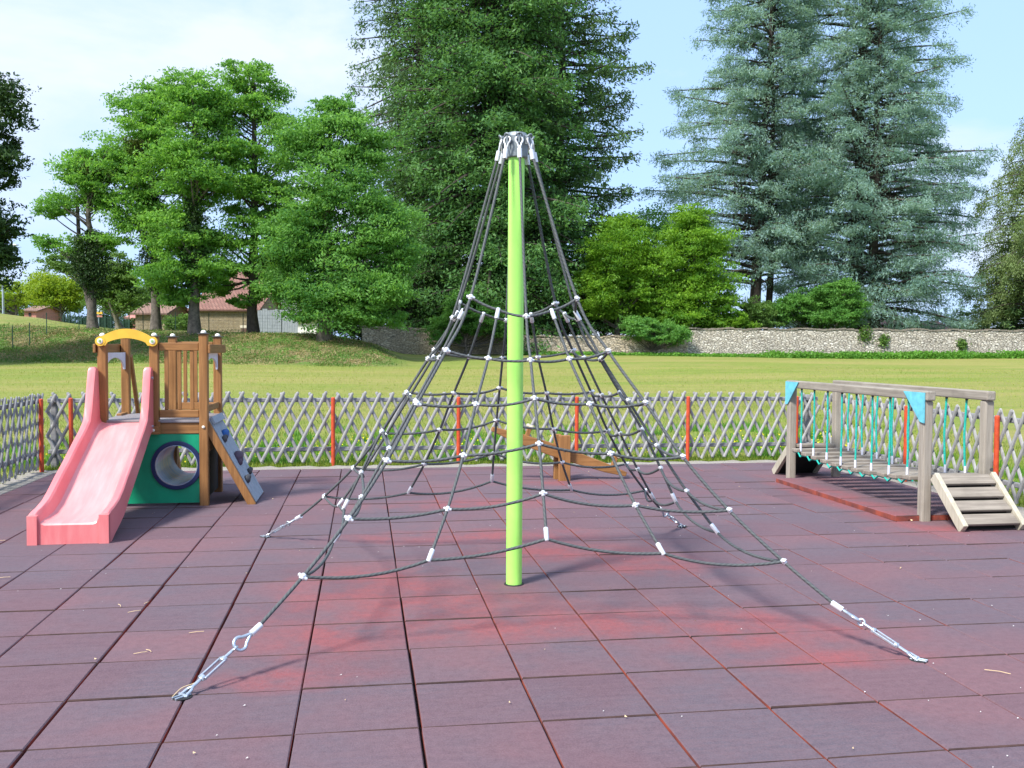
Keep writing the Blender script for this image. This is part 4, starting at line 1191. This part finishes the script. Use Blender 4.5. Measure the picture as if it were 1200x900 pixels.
# ------------------------------------------------------------------ trees
M['bark'] = simple('grey_brown_bark', (.115, .10, .085), .95, 0, .35, 6, .8)
M['palebark'] = simple('pale_bark', (.26, .23, .19), .95, 0, .3, 6, .6)
M['darkbark'] = simple('dark_bark', (.06, .048, .04), .95, 0, .3, 6, .8)
L_['locust'] = leafmat('locust_leaves', (.065, .20, .045), (.24, .47, .08), .5)
L_['locust_blue'] = leafmat('dense_locust_leaves', (.052, .175, .048), (.21, .43, .09), .48)
L_['ivy'] = leafmat('ivy_leaves', (.018, .05, .014), (.05, .10, .022), .15)
L_['mistletoe'] = leafmat('mistletoe_leaves', (.05, .08, .014), (.10, .13, .025), .2)
L_['lime'] = leafmat('yellow_green_leaves', (.12, .24, .018), (.32, .42, .03), .42)
L_['hornbeam'] = leafmat('hornbeam_leaves', (.060, .18, .022), (.23, .42, .035), .45)
L_['shrub'] = leafmat('shrub_leaves', (.045, .15, .025), (.13, .30, .05), .32)
L_['olive'] = leafmat('olive_leaves', (.07, .15, .03), (.16, .28, .06), .32)
L_['fir'] = leafmat('fir_needles', (.038, .120, .042), (.155, .32, .095), .38)
L_['spruce'] = leafmat('spruce_needles', (.042, .108, .052), (.15, .255, .10), .34)
L_['cedar'] = leafmat('cedar_needles', (.095, .195, .185), (.31, .46, .41), .42)
L_['birch'] = leafmat('birch_leaves', (.10, .17, .06), (.24, .32, .13), .4)
L_['hazefir'] = leafmat('hazed_fir_needles', (.10, .19, .17), (.19, .29, .25), .2)  # paler and bluer needles, distance haze put into the leaf colour
L_['dead'] = leafmat('dead_twigs', (.20, .17, .14), (.34, .30, .25), .1)

def crown_from_clumps(cen, rad3, per, size, mat, root, name='crown', spread=.62, upb=.35, asp=.45, hang=0.0):
    """cen (n,3), rad3 (n,3): leaves through the volume of each clump, denser towards its skin"""
    n = len(cen); idx = np.repeat(np.arange(n), per); m = len(idx)
    d = unit(rng.normal(size=(m, 3))); r = rng.random(m)**.55*(1+.25*np.abs(rng.normal(size=m))*(rng.random(m)<.2))
    lob = 1+.25*np.sin(d[:, 0]*5+idx)*np.cos(d[:, 1]*6+idx*1.7)
    nsub = 9; sd_ = unit(rng.normal(size=(n, nsub, 3)))*(rng.random((n, nsub, 1))**.4)*.88
    sc_ = sd_[idx, rng.integers(0, nsub, m)]
    C = cen[idx]+rad3[idx]*(sc_+d*(r*lob*.38)[:, None]*np.array([1.15, 1.15, .9]))
    A = rng.normal(size=(m, 3))+np.array([0, 0, -hang]); nb = rng.normal(size=(m, 3))*spread+np.array([0, 0, upb])+d*.3
    s = size*rng.uniform(.55, 1.35, m)
    tint = np.clip(rng.random(n)[idx]*.55+rng.random(m)*.45, 0, 1)
    return quads_object(name, leaf_quads(C, A, s, s*asp, nb), mat, root, tint)

def limb(p0, p1, r0, r1, rise=.25, wob=.12, n=7, rr=None):
    rr = rr or random
    L = (p1-p0).length; pts = []; rs = []
    w = Vector((rr.uniform(-1, 1), rr.uniform(-1, 1), rr.uniform(-.3, .3)))*L*wob
    for i in range(n+1):
        t = i/n; p = p0.lerp(p1, t); p = p+Vector((0, 0, L*rise*4*t*(1-t)*.5))+w*math.sin(math.pi*t)
        pts.append(p); rs.append(r0+(r1-r0)*t**.8)
    return pts, rs

def broadleaf(name, label, D, base_px, blobs, mat, trunk_r=.22, nclump=60, per=420, csize=1.15, flat=.5, leaf=.17, bark='bark', top_px=None, forks=0, cat='tree', extra=None, group=None, shell=.45, asp=.45, dy=0, lean=0, seed=1, trunkto=.75, depthk=1.0):
    """blobs: (px, py, rx_px, ry_px [, depth offset m]) ellipsoids of the crown at depth D"""
    rr = random.Random(seed*77+int(base_px)); sc = D/F
    root = thing(name, label, cat, gp(base_px, D), group); b0 = Vector(root.location)
    if D > 45 and group == TG: blobs = [(b[0], b[1], b[2]*1.08, b[3]*1.08) for b in blobs]; nclump = int(nclump*1.25); csize *= 1.22; flat *= 1.12; per = int(per*1.45)
    tot = sum(b[2]*b[3] for b in blobs); cen = []; rads = []
    for b in blobs:
        px, py, rx, ry = b[:4]; dd = b[4] if len(b) > 4 else 0
        c = bg(px, py, D+dd)
        k = max(3, int(nclump*b[2]*b[3]/tot))
        cr = min(csize, rx*sc*.75)
        for i in range(k):
            d = Vector((rr.gauss(0, 1), rr.gauss(0, 1), rr.gauss(0, 1))).normalized(); r = (shell+(1-shell)*rr.random()**.6)*rr.uniform(.9, 1.14)
            rd = rx*sc*depthk
            q = Vector((d.x*(rx*sc-cr*.6), d.y*(rd-cr*.6), d.z*max(.1, ry*sc-cr*flat*.7)))*r
            u, v = q.x, q.y
            s = rr.uniform(.5, 1.4)
            cen.append((c.x+cY*u+sY*v, c.y-sY*u+cY*v, c.z+q.z)); rads.append((cr*s, cr*s, cr*s*flat*rr.uniform(.8, 1.2)))
    cen = np.array(cen); rads = np.array(rads)
    crown_from_clumps(cen, rads, per, leaf, mat, root, asp=asp)
    # trunk
    mb = MB(); cz = cen[:, 2]; topz = np.percentile(cz, 80); cxy = cen[:, :2].mean(0)
    if top_px is not None:
        tp = bg(top_px[0], top_px[1], D)
    else: tp = Vector((cxy[0], cxy[1], b0.z+(topz-b0.z)))
    base = Vector((b0.x, b0.y, b0.z-.15)); pts = []; rs = []
    for i in range(11):
        t = i/10; p = base.lerp(tp, t); p.x += (b0.x-tp.x)*.25*math.sin(math.pi*t)+rr.uniform(-.08, .08); p.y += rr.uniform(-.08, .08)
        pts.append(p); rs.append(trunk_r*(1-.72*t)*(1+.35*max(0, 1-t*14)))
    mb.tube(pts, rs, 10)
    for f in range(forks):
        d = Vector((rr.uniform(-1, 1), rr.uniform(-1, 1), 0))*1.2; a, b = limb(base+Vector((.2*(f+1), 0, 0)), tp+d-Vector((0, 0, 1)), trunk_r*.8, trunk_r*.3, 0, .05, 9, rr); mb.tube(a, b, 8)
    order = list(range(len(cen))); rr.shuffle(order)
    for i in order[:70]:
        c = Vector(cen[i]); dz = c.z-base.z; hz = math.hypot(c.x-tp.x, c.y-tp.y)
        zt = c.z-hz*.55-.3; t = min(.93, max(.22, (zt-base.z)/(tp.z-base.z)))
        k = int(t*10); s = pts[k].lerp(pts[min(10, k+1)], t*10-k); r0 = rs[k]*.42
        a, b = limb(s, c, r0, .018, -.10, .09, 6, rr); mb.tube(a, b, 5, caps=False)
    mb.build('trunk', M[bark], root, smooth=True)
    if extra: extra(root, pts, rs)
    return root

def ivy_on(root, pts, rs, t0, t1, R_, mat, per=90, leaf=.16, name='ivy'):
    cen = []; rad_ = []
    for i in range(26):
        t = t0+(t1-t0)*i/25; k = min(9, int(t*10)); p = pts[k].lerp(pts[k+1], t*10-k)
        q = R_*(.55+.6*math.sin(math.pi*(i+2)/29)); cen.append(tuple(p)); rad_.append((q, q, q*.8))
    crown_from_clumps(np.array(cen), np.array(rad_), per, leaf, mat, root, name=name)

def conifer(name, label, px, D, height, zc, prof, nb, per, mat, leafL=.34, leafW=.10, e0=.05, droop=.35, hang=.25, flat=.10, wid=.30, trunk_r=.45, bark='darkbark', lean=(0, 0), seed=1, top_open=0, group=None, asym=None, root=None, tufts=False, cat='tree', tspread=.5, up=.12, base_px_D=None, rlo=.62, ev=.1):
    """whorled conifer. prof: [(z, radius)...] ; zc = lowest branch height above the base"""
    rr = random.Random(seed); rg = np.random.default_rng(seed)
    if root is None: root = thing(name, label, cat, gp(px, D), group)
    b0 = Vector(root.location) if base_px_D is None else gp(*base_px_D)
    zs = [p[0] for p in prof]; rsx = [p[1] for p in prof]
    mb = MB(); axis = lambda z: Vector((b0.x+lean[0]*(z/height)**1.3+.12*math.sin(z*.6+seed), b0.y+lean[1]*z/height+.12*math.cos(z*.5+seed), b0.z+z))
    mb.tube([axis(height*i/16)-Vector((0, 0, .2 if i == 0 else 0)) for i in range(17)], [trunk_r*(1-.93*i/16)*(1+.3*(i == 0)) for i in range(17)], 10)
    Cs = []; As = []; NBs = []; Ss = []; Ts = []
    for i in range(nb):
        z = zc+(height-zc)*((i+rr.random())/nb)**1.0
        R_ = np.interp(z, zs, rsx)*rr.uniform(rlo, 1.14)
        if rr.random() < .06: R_ *= 1.18
        if R_ < .25: R_ = .25
        az = i*2.39996+rr.uniform(-.5, .5)
        if asym: R_ *= asym(az, z)
        d = Vector((math.cos(az), math.sin(az), 0)); o = axis(z); sd = Vector((-d.y, d.x, 0))
        fr = z/height; ee = e0+.5*max(0, fr-.6)+rr.uniform(-ev, ev)
        def P(s): 
            return o+d*(R_*s)+Vector((0, 0, R_*(ee*s-droop*s*s+up*s**3)))
        K = 7; mb.tube([P(k/K) for k in range(K+1)], [max(.012, .018*R_+.02)*(1-.85*k/K) for k in range(K+1)], 4, caps=False)
        m = max(12, int(per*(R_/max(rsx))**1.15))
        nt_ = max(4, int(R_*3.2))                      # side twigs carry the foliage
        tw_s = .16+.84*rg.random(nt_)**.8; tw_side = rg.choice([-1, 1], nt_)
        tw_len = (wid*R_*(1.08-tw_s)+.28)*rg.uniform(.6, 1.15, nt_)
        ti = rg.integers(0, nt_, m); f = rg.random(m)**.75
        s = tw_s[ti]; base = np.array([P(0)[0], P(0)[1], P(0)[2]])
        dx = np.array(d); sx_ = np.array(sd)
        pos = base+dx*(R_*s)[:, None]; pos[:, 2] += R_*(ee*s-droop*s*s+up*s**3)
        tdir = dx*.75+0*pos; tdir = dx[None, :]*.75+sx_[None, :]*tw_side[ti][:, None]*.85
        tdir = unit(tdir)
        pos = pos+tdir*(tw_len[ti]*f)[:, None]
        pos[:, 2] -= hang*(tw_len[ti]*f)**1.3*.9
        j = rg.normal(0, 1, (m, 3))*np.array([flat, flat, flat*.8]); 
        if hang > .5:   # curtain-like branchlets
            j[:, 2] -= rg.random(m)**1.5*hang*.8
        pos += j
        A = tdir+rg.normal(0, tspread, (m, 3)); A[:, 2] -= hang*.9
        NBv = rg.normal(0, .5, (m, 3))+np.array([0, 0, 1.0])
        Cs.append(pos); As.append(A); NBs.append(NBv); Ss.append(rg.uniform(.6, 1.3, m))
        Ts.append(np.clip(rr.random()*.4+rg.random(nt_)[ti]*.3+f*.2+rg.random(m)*.25-.08, 0, 1))
    C = np.concatenate(Cs); A = np.concatenate(As); NB = np.concatenate(NBs); s = np.concatenate(Ss)
    quads_object('crown', leaf_quads(C, A, leafL*s, leafW*s, NB), mat, root, np.concatenate(Ts))
    mb.build('trunk', M[bark], root, smooth=True)
    return root

if not globals().get('NOTREES'):
    TG = 'trees on the bank'
    # left row
    broadleaf('leafy_tree', 'dark tree cut by the left edge of the photo, its crown high above the hill', 39, -38, [(-30, 175, 62, 60), (-45, 255, 72, 60), (-18, 305, 40, 32), (-20, 120, 42, 34)], L_['ivy'], .3, 110, 420, 1.1, .55, .19, 'darkbark', shell=.35, seed=3, top_px=(-38, 120))
    broadleaf('leafy_tree', 'tree standing outside the left edge of the photo that shades the bank', 37.5, -190, [(-190, 250, 90, 50), (-150, 310, 90, 50), (-240, 320, 70, 50)], L_['ivy'], .3, 90, 300, 1.2, .55, .2, 'darkbark', seed=4, top_px=(-190, 240))
    broadleaf('hedge', 'dark mass of shrubs closing the gap right of the broad dense tree', 58, 440, [(420, 366, 40, 30), (456, 356, 34, 34), (500, 366, 30, 26), (410, 380, 30, 16), (388, 380, 30, 16), (424, 388, 24, 14)], L_['ivy'], .1, 70, 320, .9, .6, .17, cat='hedge', seed=26)
    broadleaf('dark_shrub', 'dark shrub behind the wall under the bright yellow green tree', 60, 700, [(690, 372, 40, 26), (730, 374, 40, 24), (780, 380, 34, 18)], L_['ivy'], .1, 70, 320, .9, .6, .17, cat='bush', seed=27)
    for k_, (a_, w_, lb_) in enumerate(((-60, 60, 'rounded distant tree on the hill beyond the left edge'), (50, 50, 'distant green tree behind the brick house'), (150, 60, 'distant green tree behind the salmon building'), (330, 60, 'distant green tree behind the grey board fence'))):
        broadleaf('distant_tree', lb_, 118, a_, [(a_, 358, w_, 22), (a_+20, 348, w_*.6, 20)], L_['olive'], .2, 50, 260, 2.0, .6, .34, seed=60+k_)
    def iv1(root, pts, rs): ivy_on(root, pts, rs, .28, .62, 1.0, L_['ivy'], 260)
    broadleaf('locust_tree', 'leftmost tree of the row, with ivy on its twin grey trunk', 48, 108, [(96, 222, 46, 34), (66, 244, 26, 14), (62, 284, 26, 12), (124, 286, 26, 16), (140, 190, 40, 32), (100, 190, 32, 18)], L_['locust'], .25, 66, 300, .85, .42, .16, 'bark', top_px=(104, 205), forks=1, extra=iv1, group=TG, seed=2)
    def iv2(root, pts, rs): ivy_on(root, pts, rs, .22, .60, .75, L_['ivy'], 240)
    broadleaf('locust_tree', 'second tree of the row, leaning, with dark ivy round its trunk', 48, 184, [(170, 140, 46, 40), (178, 200, 50, 44), (160, 250, 34, 28), (196, 262, 34, 26), (192, 108, 30, 20)], L_['locust'], .24, 84, 330, .9, .42, .165, 'bark', top_px=(168, 130), extra=iv2, group=TG, seed=5)
    broadleaf('locust_tree', 'third tree of the row, trunk dark with ivy, in front of the stone shed', 46.5, 229, [(222, 130, 44, 44), (232, 200, 52, 48), (214, 270, 44, 36), (238, 322, 44, 24), (196, 318, 38, 24), (214, 348, 30, 14)], L_['locust'], .28, 110, 330, .9, .40, .165, 'bark', top_px=(228, 120), extra=iv2, group=TG, seed=8)
    broadleaf('locust_tree', 'tallest tree of the row, fourth from the left, in front of the barn', 48, 297, [(298, 104, 44, 42), (262, 128, 34, 34), (300, 170, 60, 44), (292, 232, 60, 42), (322, 276, 44, 34), (264, 282, 38, 22), (276, 318, 32, 14), (330, 312, 34, 22), (308, 342, 24, 12), (250, 340, 26, 12), (282, 352, 20, 10)], L_['locust'], .27, 130, 330, .95, .40, .17, 'darkbark', top_px=(298, 90), group=TG, seed=12)
    broadleaf('dense_tree', 'broad dense tree whose branches reach the ground, last on the right of the row', 46, 382, [(396, 140, 40, 30), (362, 176, 44, 34), (428, 190, 40, 40), (392, 226, 58, 36), (348, 262, 46, 30), (436, 262, 44, 38), (388, 300, 56, 30), (340, 332, 42, 24), (430, 326, 52, 34), (384, 362, 54, 24), (428, 368, 34, 22), (348, 300, 40, 26), (452, 300, 34, 40), (448, 350, 34, 34), (400, 345, 60, 34)], L_['locust_blue'], .32, 230, 420, 1.15, .42, .165, 'bark', top_px=(388, 140), group=TG, seed=14)
    # mistletoe / ivy balls in the crowns
    for (px, py, D, r, lb) in ((101, 196, 47.6, .95, 'dark ball of mistletoe in the leftmost tree of the row'), (166, 178, 47.4, 1.15, 'large dark ball of mistletoe in the second tree of the row')):
        c = bg(px, py, D); t = thing('mistletoe', lb, 'mistletoe', c)
        crown_from_clumps(np.array([tuple(c), tuple(c+Vector((.5, 0, .15)))]), np.array([(r, r, r*.7), (r*.8, r*.8, r*.5)]), 900, .16, L_['mistletoe'], t, name='foliage')
    # background left
    broadleaf('young_tree', 'yellow green tree behind the lamp post at the far left', 82, 20, [(18, 345, 34, 22), (-30, 345, 36, 26)], L_['lime'], .16, 50, 260, 1.3, .6, .22, top_px=(18, 345), seed=21)
    broadleaf('young_tree', 'yellow green tree right of the distant brick house', 70, 74, [(72, 342, 36, 24), (50, 336, 24, 16)], L_['lime'], .17, 60, 300, 1.2, .6, .2, top_px=(64, 335), seed=22)
    broadleaf('forked_tree', 'tree with a pale forked trunk between the sign and the stone shed', 56, 138, [(140, 318, 34, 26), (120, 342, 26, 20), (150, 350, 26, 18), (84, 308, 40, 18)], L_['olive'], .18, 80, 300, .95, .5, .18, 'palebark', top_px=(132, 330), forks=2, seed=23)
    broadleaf('hedge', 'dark clipped hedge behind the green panel fence', 72, 100, [(86, 378, 16, 10), (104, 378, 18, 11), (124, 378, 18, 11), (142, 380, 14, 10)], L_['ivy'], .08, 46, 300, .8, .6, .16, cat='hedge', seed=24)
    broadleaf('hedge', 'dull ivy covered hedge between the stone shed and the barn', 68, 210, [(202, 382, 12, 12), (216, 380, 14, 14), (228, 384, 8, 10)], L_['olive'], .08, 26, 300, .7, .7, .15, cat='hedge', seed=25)
    # great conifers in the middle
    conifer('great_fir', 'huge dense dark green conifer directly behind the lime green pole', 575, 60, 33, .8, [(0, 6.0), (3, 6.6), (8, 6.8), (14, 6.4), (20, 5.6), (26, 4.2), (33, .4)], 820, 380, L_['fir'], .27, .11, .10, .42, .45, .30, .40, .60, seed=4, tspread=1.0, ev=.25, rlo=.55)
    conifer('drooping_spruce', 'dark spruce with hanging branchlets on the left side of the great conifer', 492, 63, 36, 1.0, [(0, 3.6), (4, 4.4), (10, 4.5), (18, 4.3), (25, 4.0), (30, 3.0), (36, .4)], 460, 300, L_['spruce'], .28, .09, .05, .55, .7, .18, .30, .45, seed=6, tspread=.9, up=.28, ev=.2, rlo=.5)
    conifer('open_fir', 'dark open branched conifer on the right side of the great conifer', 655, 63, 34, 1.5, [(0, 4.0), (5, 4.6), (12, 5.4), (19, 5.4), (24, 4.2), (30, 2.6), (34, .4)], 330, 330, L_['spruce'], .30, .11, .12, .38, .45, .22, .42, .45, seed=9, tspread=1.0, up=.30, rlo=.5, ev=.2)
    # light green trees between
    broadleaf('hornbeam_tree', 'bright yellow green tree just right of the great conifer', 57.5, 724, [(722, 296, 52, 44), (702, 342, 42, 38), (748, 345, 46, 38), (732, 266, 30, 20), (770, 320, 40, 40)], L_['hornbeam'], .2, 170, 480, 1.1, .55, .17, top_px=(724, 270), seed=31)
    broadleaf('hornbeam_tree', 'bright green tree with layered branches at the left foot of the cedars', 57, 815, [(812, 300, 50, 46), (822, 350, 54, 38), (786, 366, 44, 32), (850, 376, 36, 20), (808, 258, 28, 24)], L_['hornbeam'], .2, 190, 480, 1.1, .5, .17, top_px=(812, 262), seed=32)
    broadleaf('dark_tree', 'dark green tree behind the two bright green ones', 66, 758, [(750, 288, 60, 44), (790, 275, 40, 34), (700, 330, 50, 60), (770, 340, 60, 50)], L_['locust_blue'], .3, 110, 300, 1.5, .6, .22, top_px=(758, 270), seed=33)
    broadleaf('ivy_bush', 'rounded glossy ivy bush spilling over the wall below the bright green trees', 54.7, 764, [(762, 388, 34, 16), (750, 380, 24, 12), (792, 392, 22, 14)], L_['locust_blue'], .08, 52, 420, .6, .6, .13, cat='bush', seed=34)
    broadleaf('green_shrub', 'light green shrub in front of the wall at the foot of the great conifer', 53.5, 545, [(535, 370, 32, 26), (572, 378, 34, 24), (520, 392, 26, 18), (596, 392, 22, 16), (548, 348, 20, 14)], L_['shrub'], .1, 84, 380, .7, .5, .15, cat='bush', seed=35)
    broadleaf('dark_shrub', 'dark shrub filling the gap between the dense tree and the great conifer', 58, 478, [(470, 335, 26, 36), (496, 362, 34, 22), (508, 330, 20, 36)], L_['ivy'], .12, 60, 320, .9, .6, .17, cat='bush', seed=36)
    broadleaf('dark_shrub', 'dark low evergreen shrub behind the tan wall, right of the pole', 58, 650, [(640, 345, 34, 40), (668, 368, 30, 22), (614, 368, 26, 22)], L_['spruce'], .12, 70, 320, .9, .6, .17, cat='bush', seed=37)
    broadleaf('round_bush', 'large rounded green bush behind the wall below the cedars', 57.5, 958, [(950, 352, 34, 26), (985, 350, 34, 28), (968, 372, 50, 18), (918, 366, 26, 18)], L_['shrub'], .1, 130, 400, .8, .5, .15, cat='bush', seed=38)
    broadleaf('scrub_bush', 'scrubby green bush with bare twigs left of the large round bush', 57, 892, [(884, 366, 22, 18), (900, 376, 24, 12), (866, 378, 18, 10)], L_['olive'], .08, 46, 300, .6, .5, .14, cat='bush', seed=39)
    # cedars
    def asy(az, z): return 1.0+.22*math.cos(az-2.6)
    c1 = conifer('blue_cedar', 'tall blue green cedar with tiered branches, the left one of the pair', 884, 64, 30, 4.6, [(0, 6.4), (5, 6.8), (9, 6.9), (13, 5.6), (18, 4.4), (24, 3.6), (30, 1.0)], 210, 980, L_['cedar'], .26, .062, .30, .42, .42, .20, .60, .42, seed=15, tspread=.8, up=.16, rlo=.58, ev=.18, asym=asy, lean=(1.2, 0))
    conifer('blue_cedar', '', 928, 66, 31, 6.0, [(0, 3.4), (8, 3.6), (16, 3.9), (24, 3.2), (31, 1.0)], 110, 760, L_['cedar'], .26, .062, .35, .40, .42, .20, .60, .26, seed=17, tspread=.8, up=.16, rlo=.58, ev=.18, root=c1, base_px_D=(900, 65))
    c2 = conifer('blue_cedar', 'great spreading blue green cedar with many stems, the right one of the pair', 1000, 65, 32, 1.6, [(0, 6.2), (4, 7.2), (8, 7.8), (13, 7.6), (18, 6.4), (24, 5.2), (29, 3.8), (32, 1.5)], 265, 1000, L_['cedar'], .26, .062, .28, .40, .42, .20, .60, .55, seed=19, tspread=.8, up=.16, rlo=.58, ev=.18, lean=(.4, 0))
    conifer('blue_cedar', '', 1036, 63, 30, 2.2, [(0, 6.2), (4, 6.6), (10, 6.2), (15, 5.4), (19, 3.2), (25, 2.4), (30, .8)], 175, 880, L_['cedar'], .26, .062, .25, .42, .42, .20, .60, .38, seed=20, tspread=.8, up=.16, rlo=.58, ev=.18, root=c2, base_px_D=(1022, 63))
    # right edge
    conifer('dark_fir', 'dark low branched conifer behind the wall at the right edge', 1190, 62, 8, .3, [(0, 3.6), (3, 3.0), (6, 1.6), (8, .3)], 120, 260, L_['spruce'], .3, .10, .1, .3, .3, .14, .3, .2, seed=41)
    conifer('weeping_birch', 'pale weeping tree hanging over the wall at the right edge', 1212, 59, 15, 2.5, [(0, 3.2), (5, 4.0), (10, 3.3), (13, 2.0), (15, .8)], 130, 1100, L_['birch'], .13, .06, .55, .6, .95, .14, .30, .2, bark='darkbark', seed=43, up=0)
    # far tree line
    far = thing('far_fir', 'pale far conifer seen under the right cedar', 'tree', gp(1100, 260)); bpy.data.objects.remove(far)
    for i, (px, h) in enumerate(((1098, 10.5), (1107, 13.0), (1116, 11.8), (1124, 14.2), (1132, 12.2), (1141, 13.5), (1150, 11.5), (1048, 10.2), (1062, 9.6), (1036, 9.2))):
        D = 250+7*((i*5) % 7)
        lb = ['leftmost far pale conifer in the gap beside the weeping tree', 'second far pale conifer in the gap beside the weeping tree', 'third far pale conifer in the gap beside the weeping tree', 'tallest far pale conifer, in the middle of the gap beside the weeping tree', 'far pale conifer just right of the tallest one in the gap', 'sixth far pale conifer, close to the weeping tree', 'rightmost far pale conifer, half behind the weeping tree', 'far pale conifer seen under the cedar branches, middle of three', 'far pale conifer seen under the cedar branches, right of three', 'far pale conifer seen under the cedar branches, left of three'][i]
        conifer('far_conifer', lb, px, D, h, .5, [(0, 2.6), (h*.5, 1.8), (h, .15)], 46, 70, L_['hazefir'], .8, .35, .1, .3, .2, .3, .3, .2, seed=50+i, group='far conifers')

# ------------------------------------------------------------------ sky, sun, camera
SUN_EL, SUN_DIR = 48.0, Vector((1.0, .78, 0)).normalized()     # shadows fall along SUN_DIR
W = bpy.data.worlds.new('World'); S.world = W; W.use_nodes = True
nt = W.node_tree; bgn = nt.nodes['Background']
sky = N(nt, 'ShaderNodeTexSky', sky_type='NISHITA'); sky.sun_disc = False
sky.sun_elevation = rad(SUN_EL); to_sun = -SUN_DIR
sky.sun_rotation = math.atan2(to_sun.x, to_sun.y)
sky.air_density = 1.0; sky.dust_density = 2.2; sky.ozone_density = 1.6; sky.altitude = 200
tc = nt.nodes.new('ShaderNodeTexCoord'); mp = nt.nodes.new('ShaderNodeMapping'); nt.links.new(tc.outputs['Generated'], mp.inputs[0])
mp.inputs['Scale'].default_value = (1, 1, 2.2); mp.inputs['Location'].default_value = (.35, .1, .2)
cn = noise(nt, mp.outputs[0], 2.1, 7, .55, .3)
cl = ramp(nt, cn, [(.43, 0.), (.62, 1.)])
nt.links.new(mix(nt, cl, mix(nt, .72, sky.outputs[0], (2.75, 4.15, 6.9)), (4.1, 4.55, 5.5)), bgn.inputs['Color'])
bgn.inputs['Strength'].default_value = .095
sd = bpy.data.lights.new('sun', 'SUN'); sd.energy = 3.0; sd.angle = rad(10); sd.color = (1, .955, .88)
so = bpy.data.objects.new('sun', sd); COL.objects.link(so)
v = SUN_DIR*math.cos(rad(SUN_EL))+Vector((0, 0, -math.sin(rad(SUN_EL))))
so.rotation_euler = v.to_track_quat('-Z', 'Y').to_euler(); so.location = (-10, -8, 15)

cam = bpy.data.cameras.new('camera'); co = bpy.data.objects.new('camera', cam); COL.objects.link(co); S.camera = co
cam.sensor_width = 36; cam.lens = 36*F/1200; cam.clip_start = .05; cam.clip_end = 4000
fw = Vector((sY, cY, 0)); ri = Vector((cY, -sY, 0)); up = Vector((0, 0, 1))
f2 = fw*math.cos(PI_)-up*math.sin(PI_); u2 = fw*math.sin(PI_)+up*math.cos(PI_)
# photograph rolled clockwise by RO
r3 = ri*math.cos(RO)+u2*math.sin(RO); u3 = -ri*math.sin(RO)+u2*math.cos(RO)
co.matrix_world = Matrix.Translation((0, 0, H)) @ Matrix((r3, u3, -f2)).transposed().to_4x4()

S.view_settings.view_transform = 'Standard'; S.view_settings.look = 'None'
S.view_settings.exposure = 1.26; S.view_settings.gamma = 1
S.cycles.max_bounces = 6; S.cycles.diffuse_bounces = 4; S.cycles.transmission_bounces = 3; S.cycles.transparent_max_bounces = 4
S.cycles.sample_clamp_indirect = 8
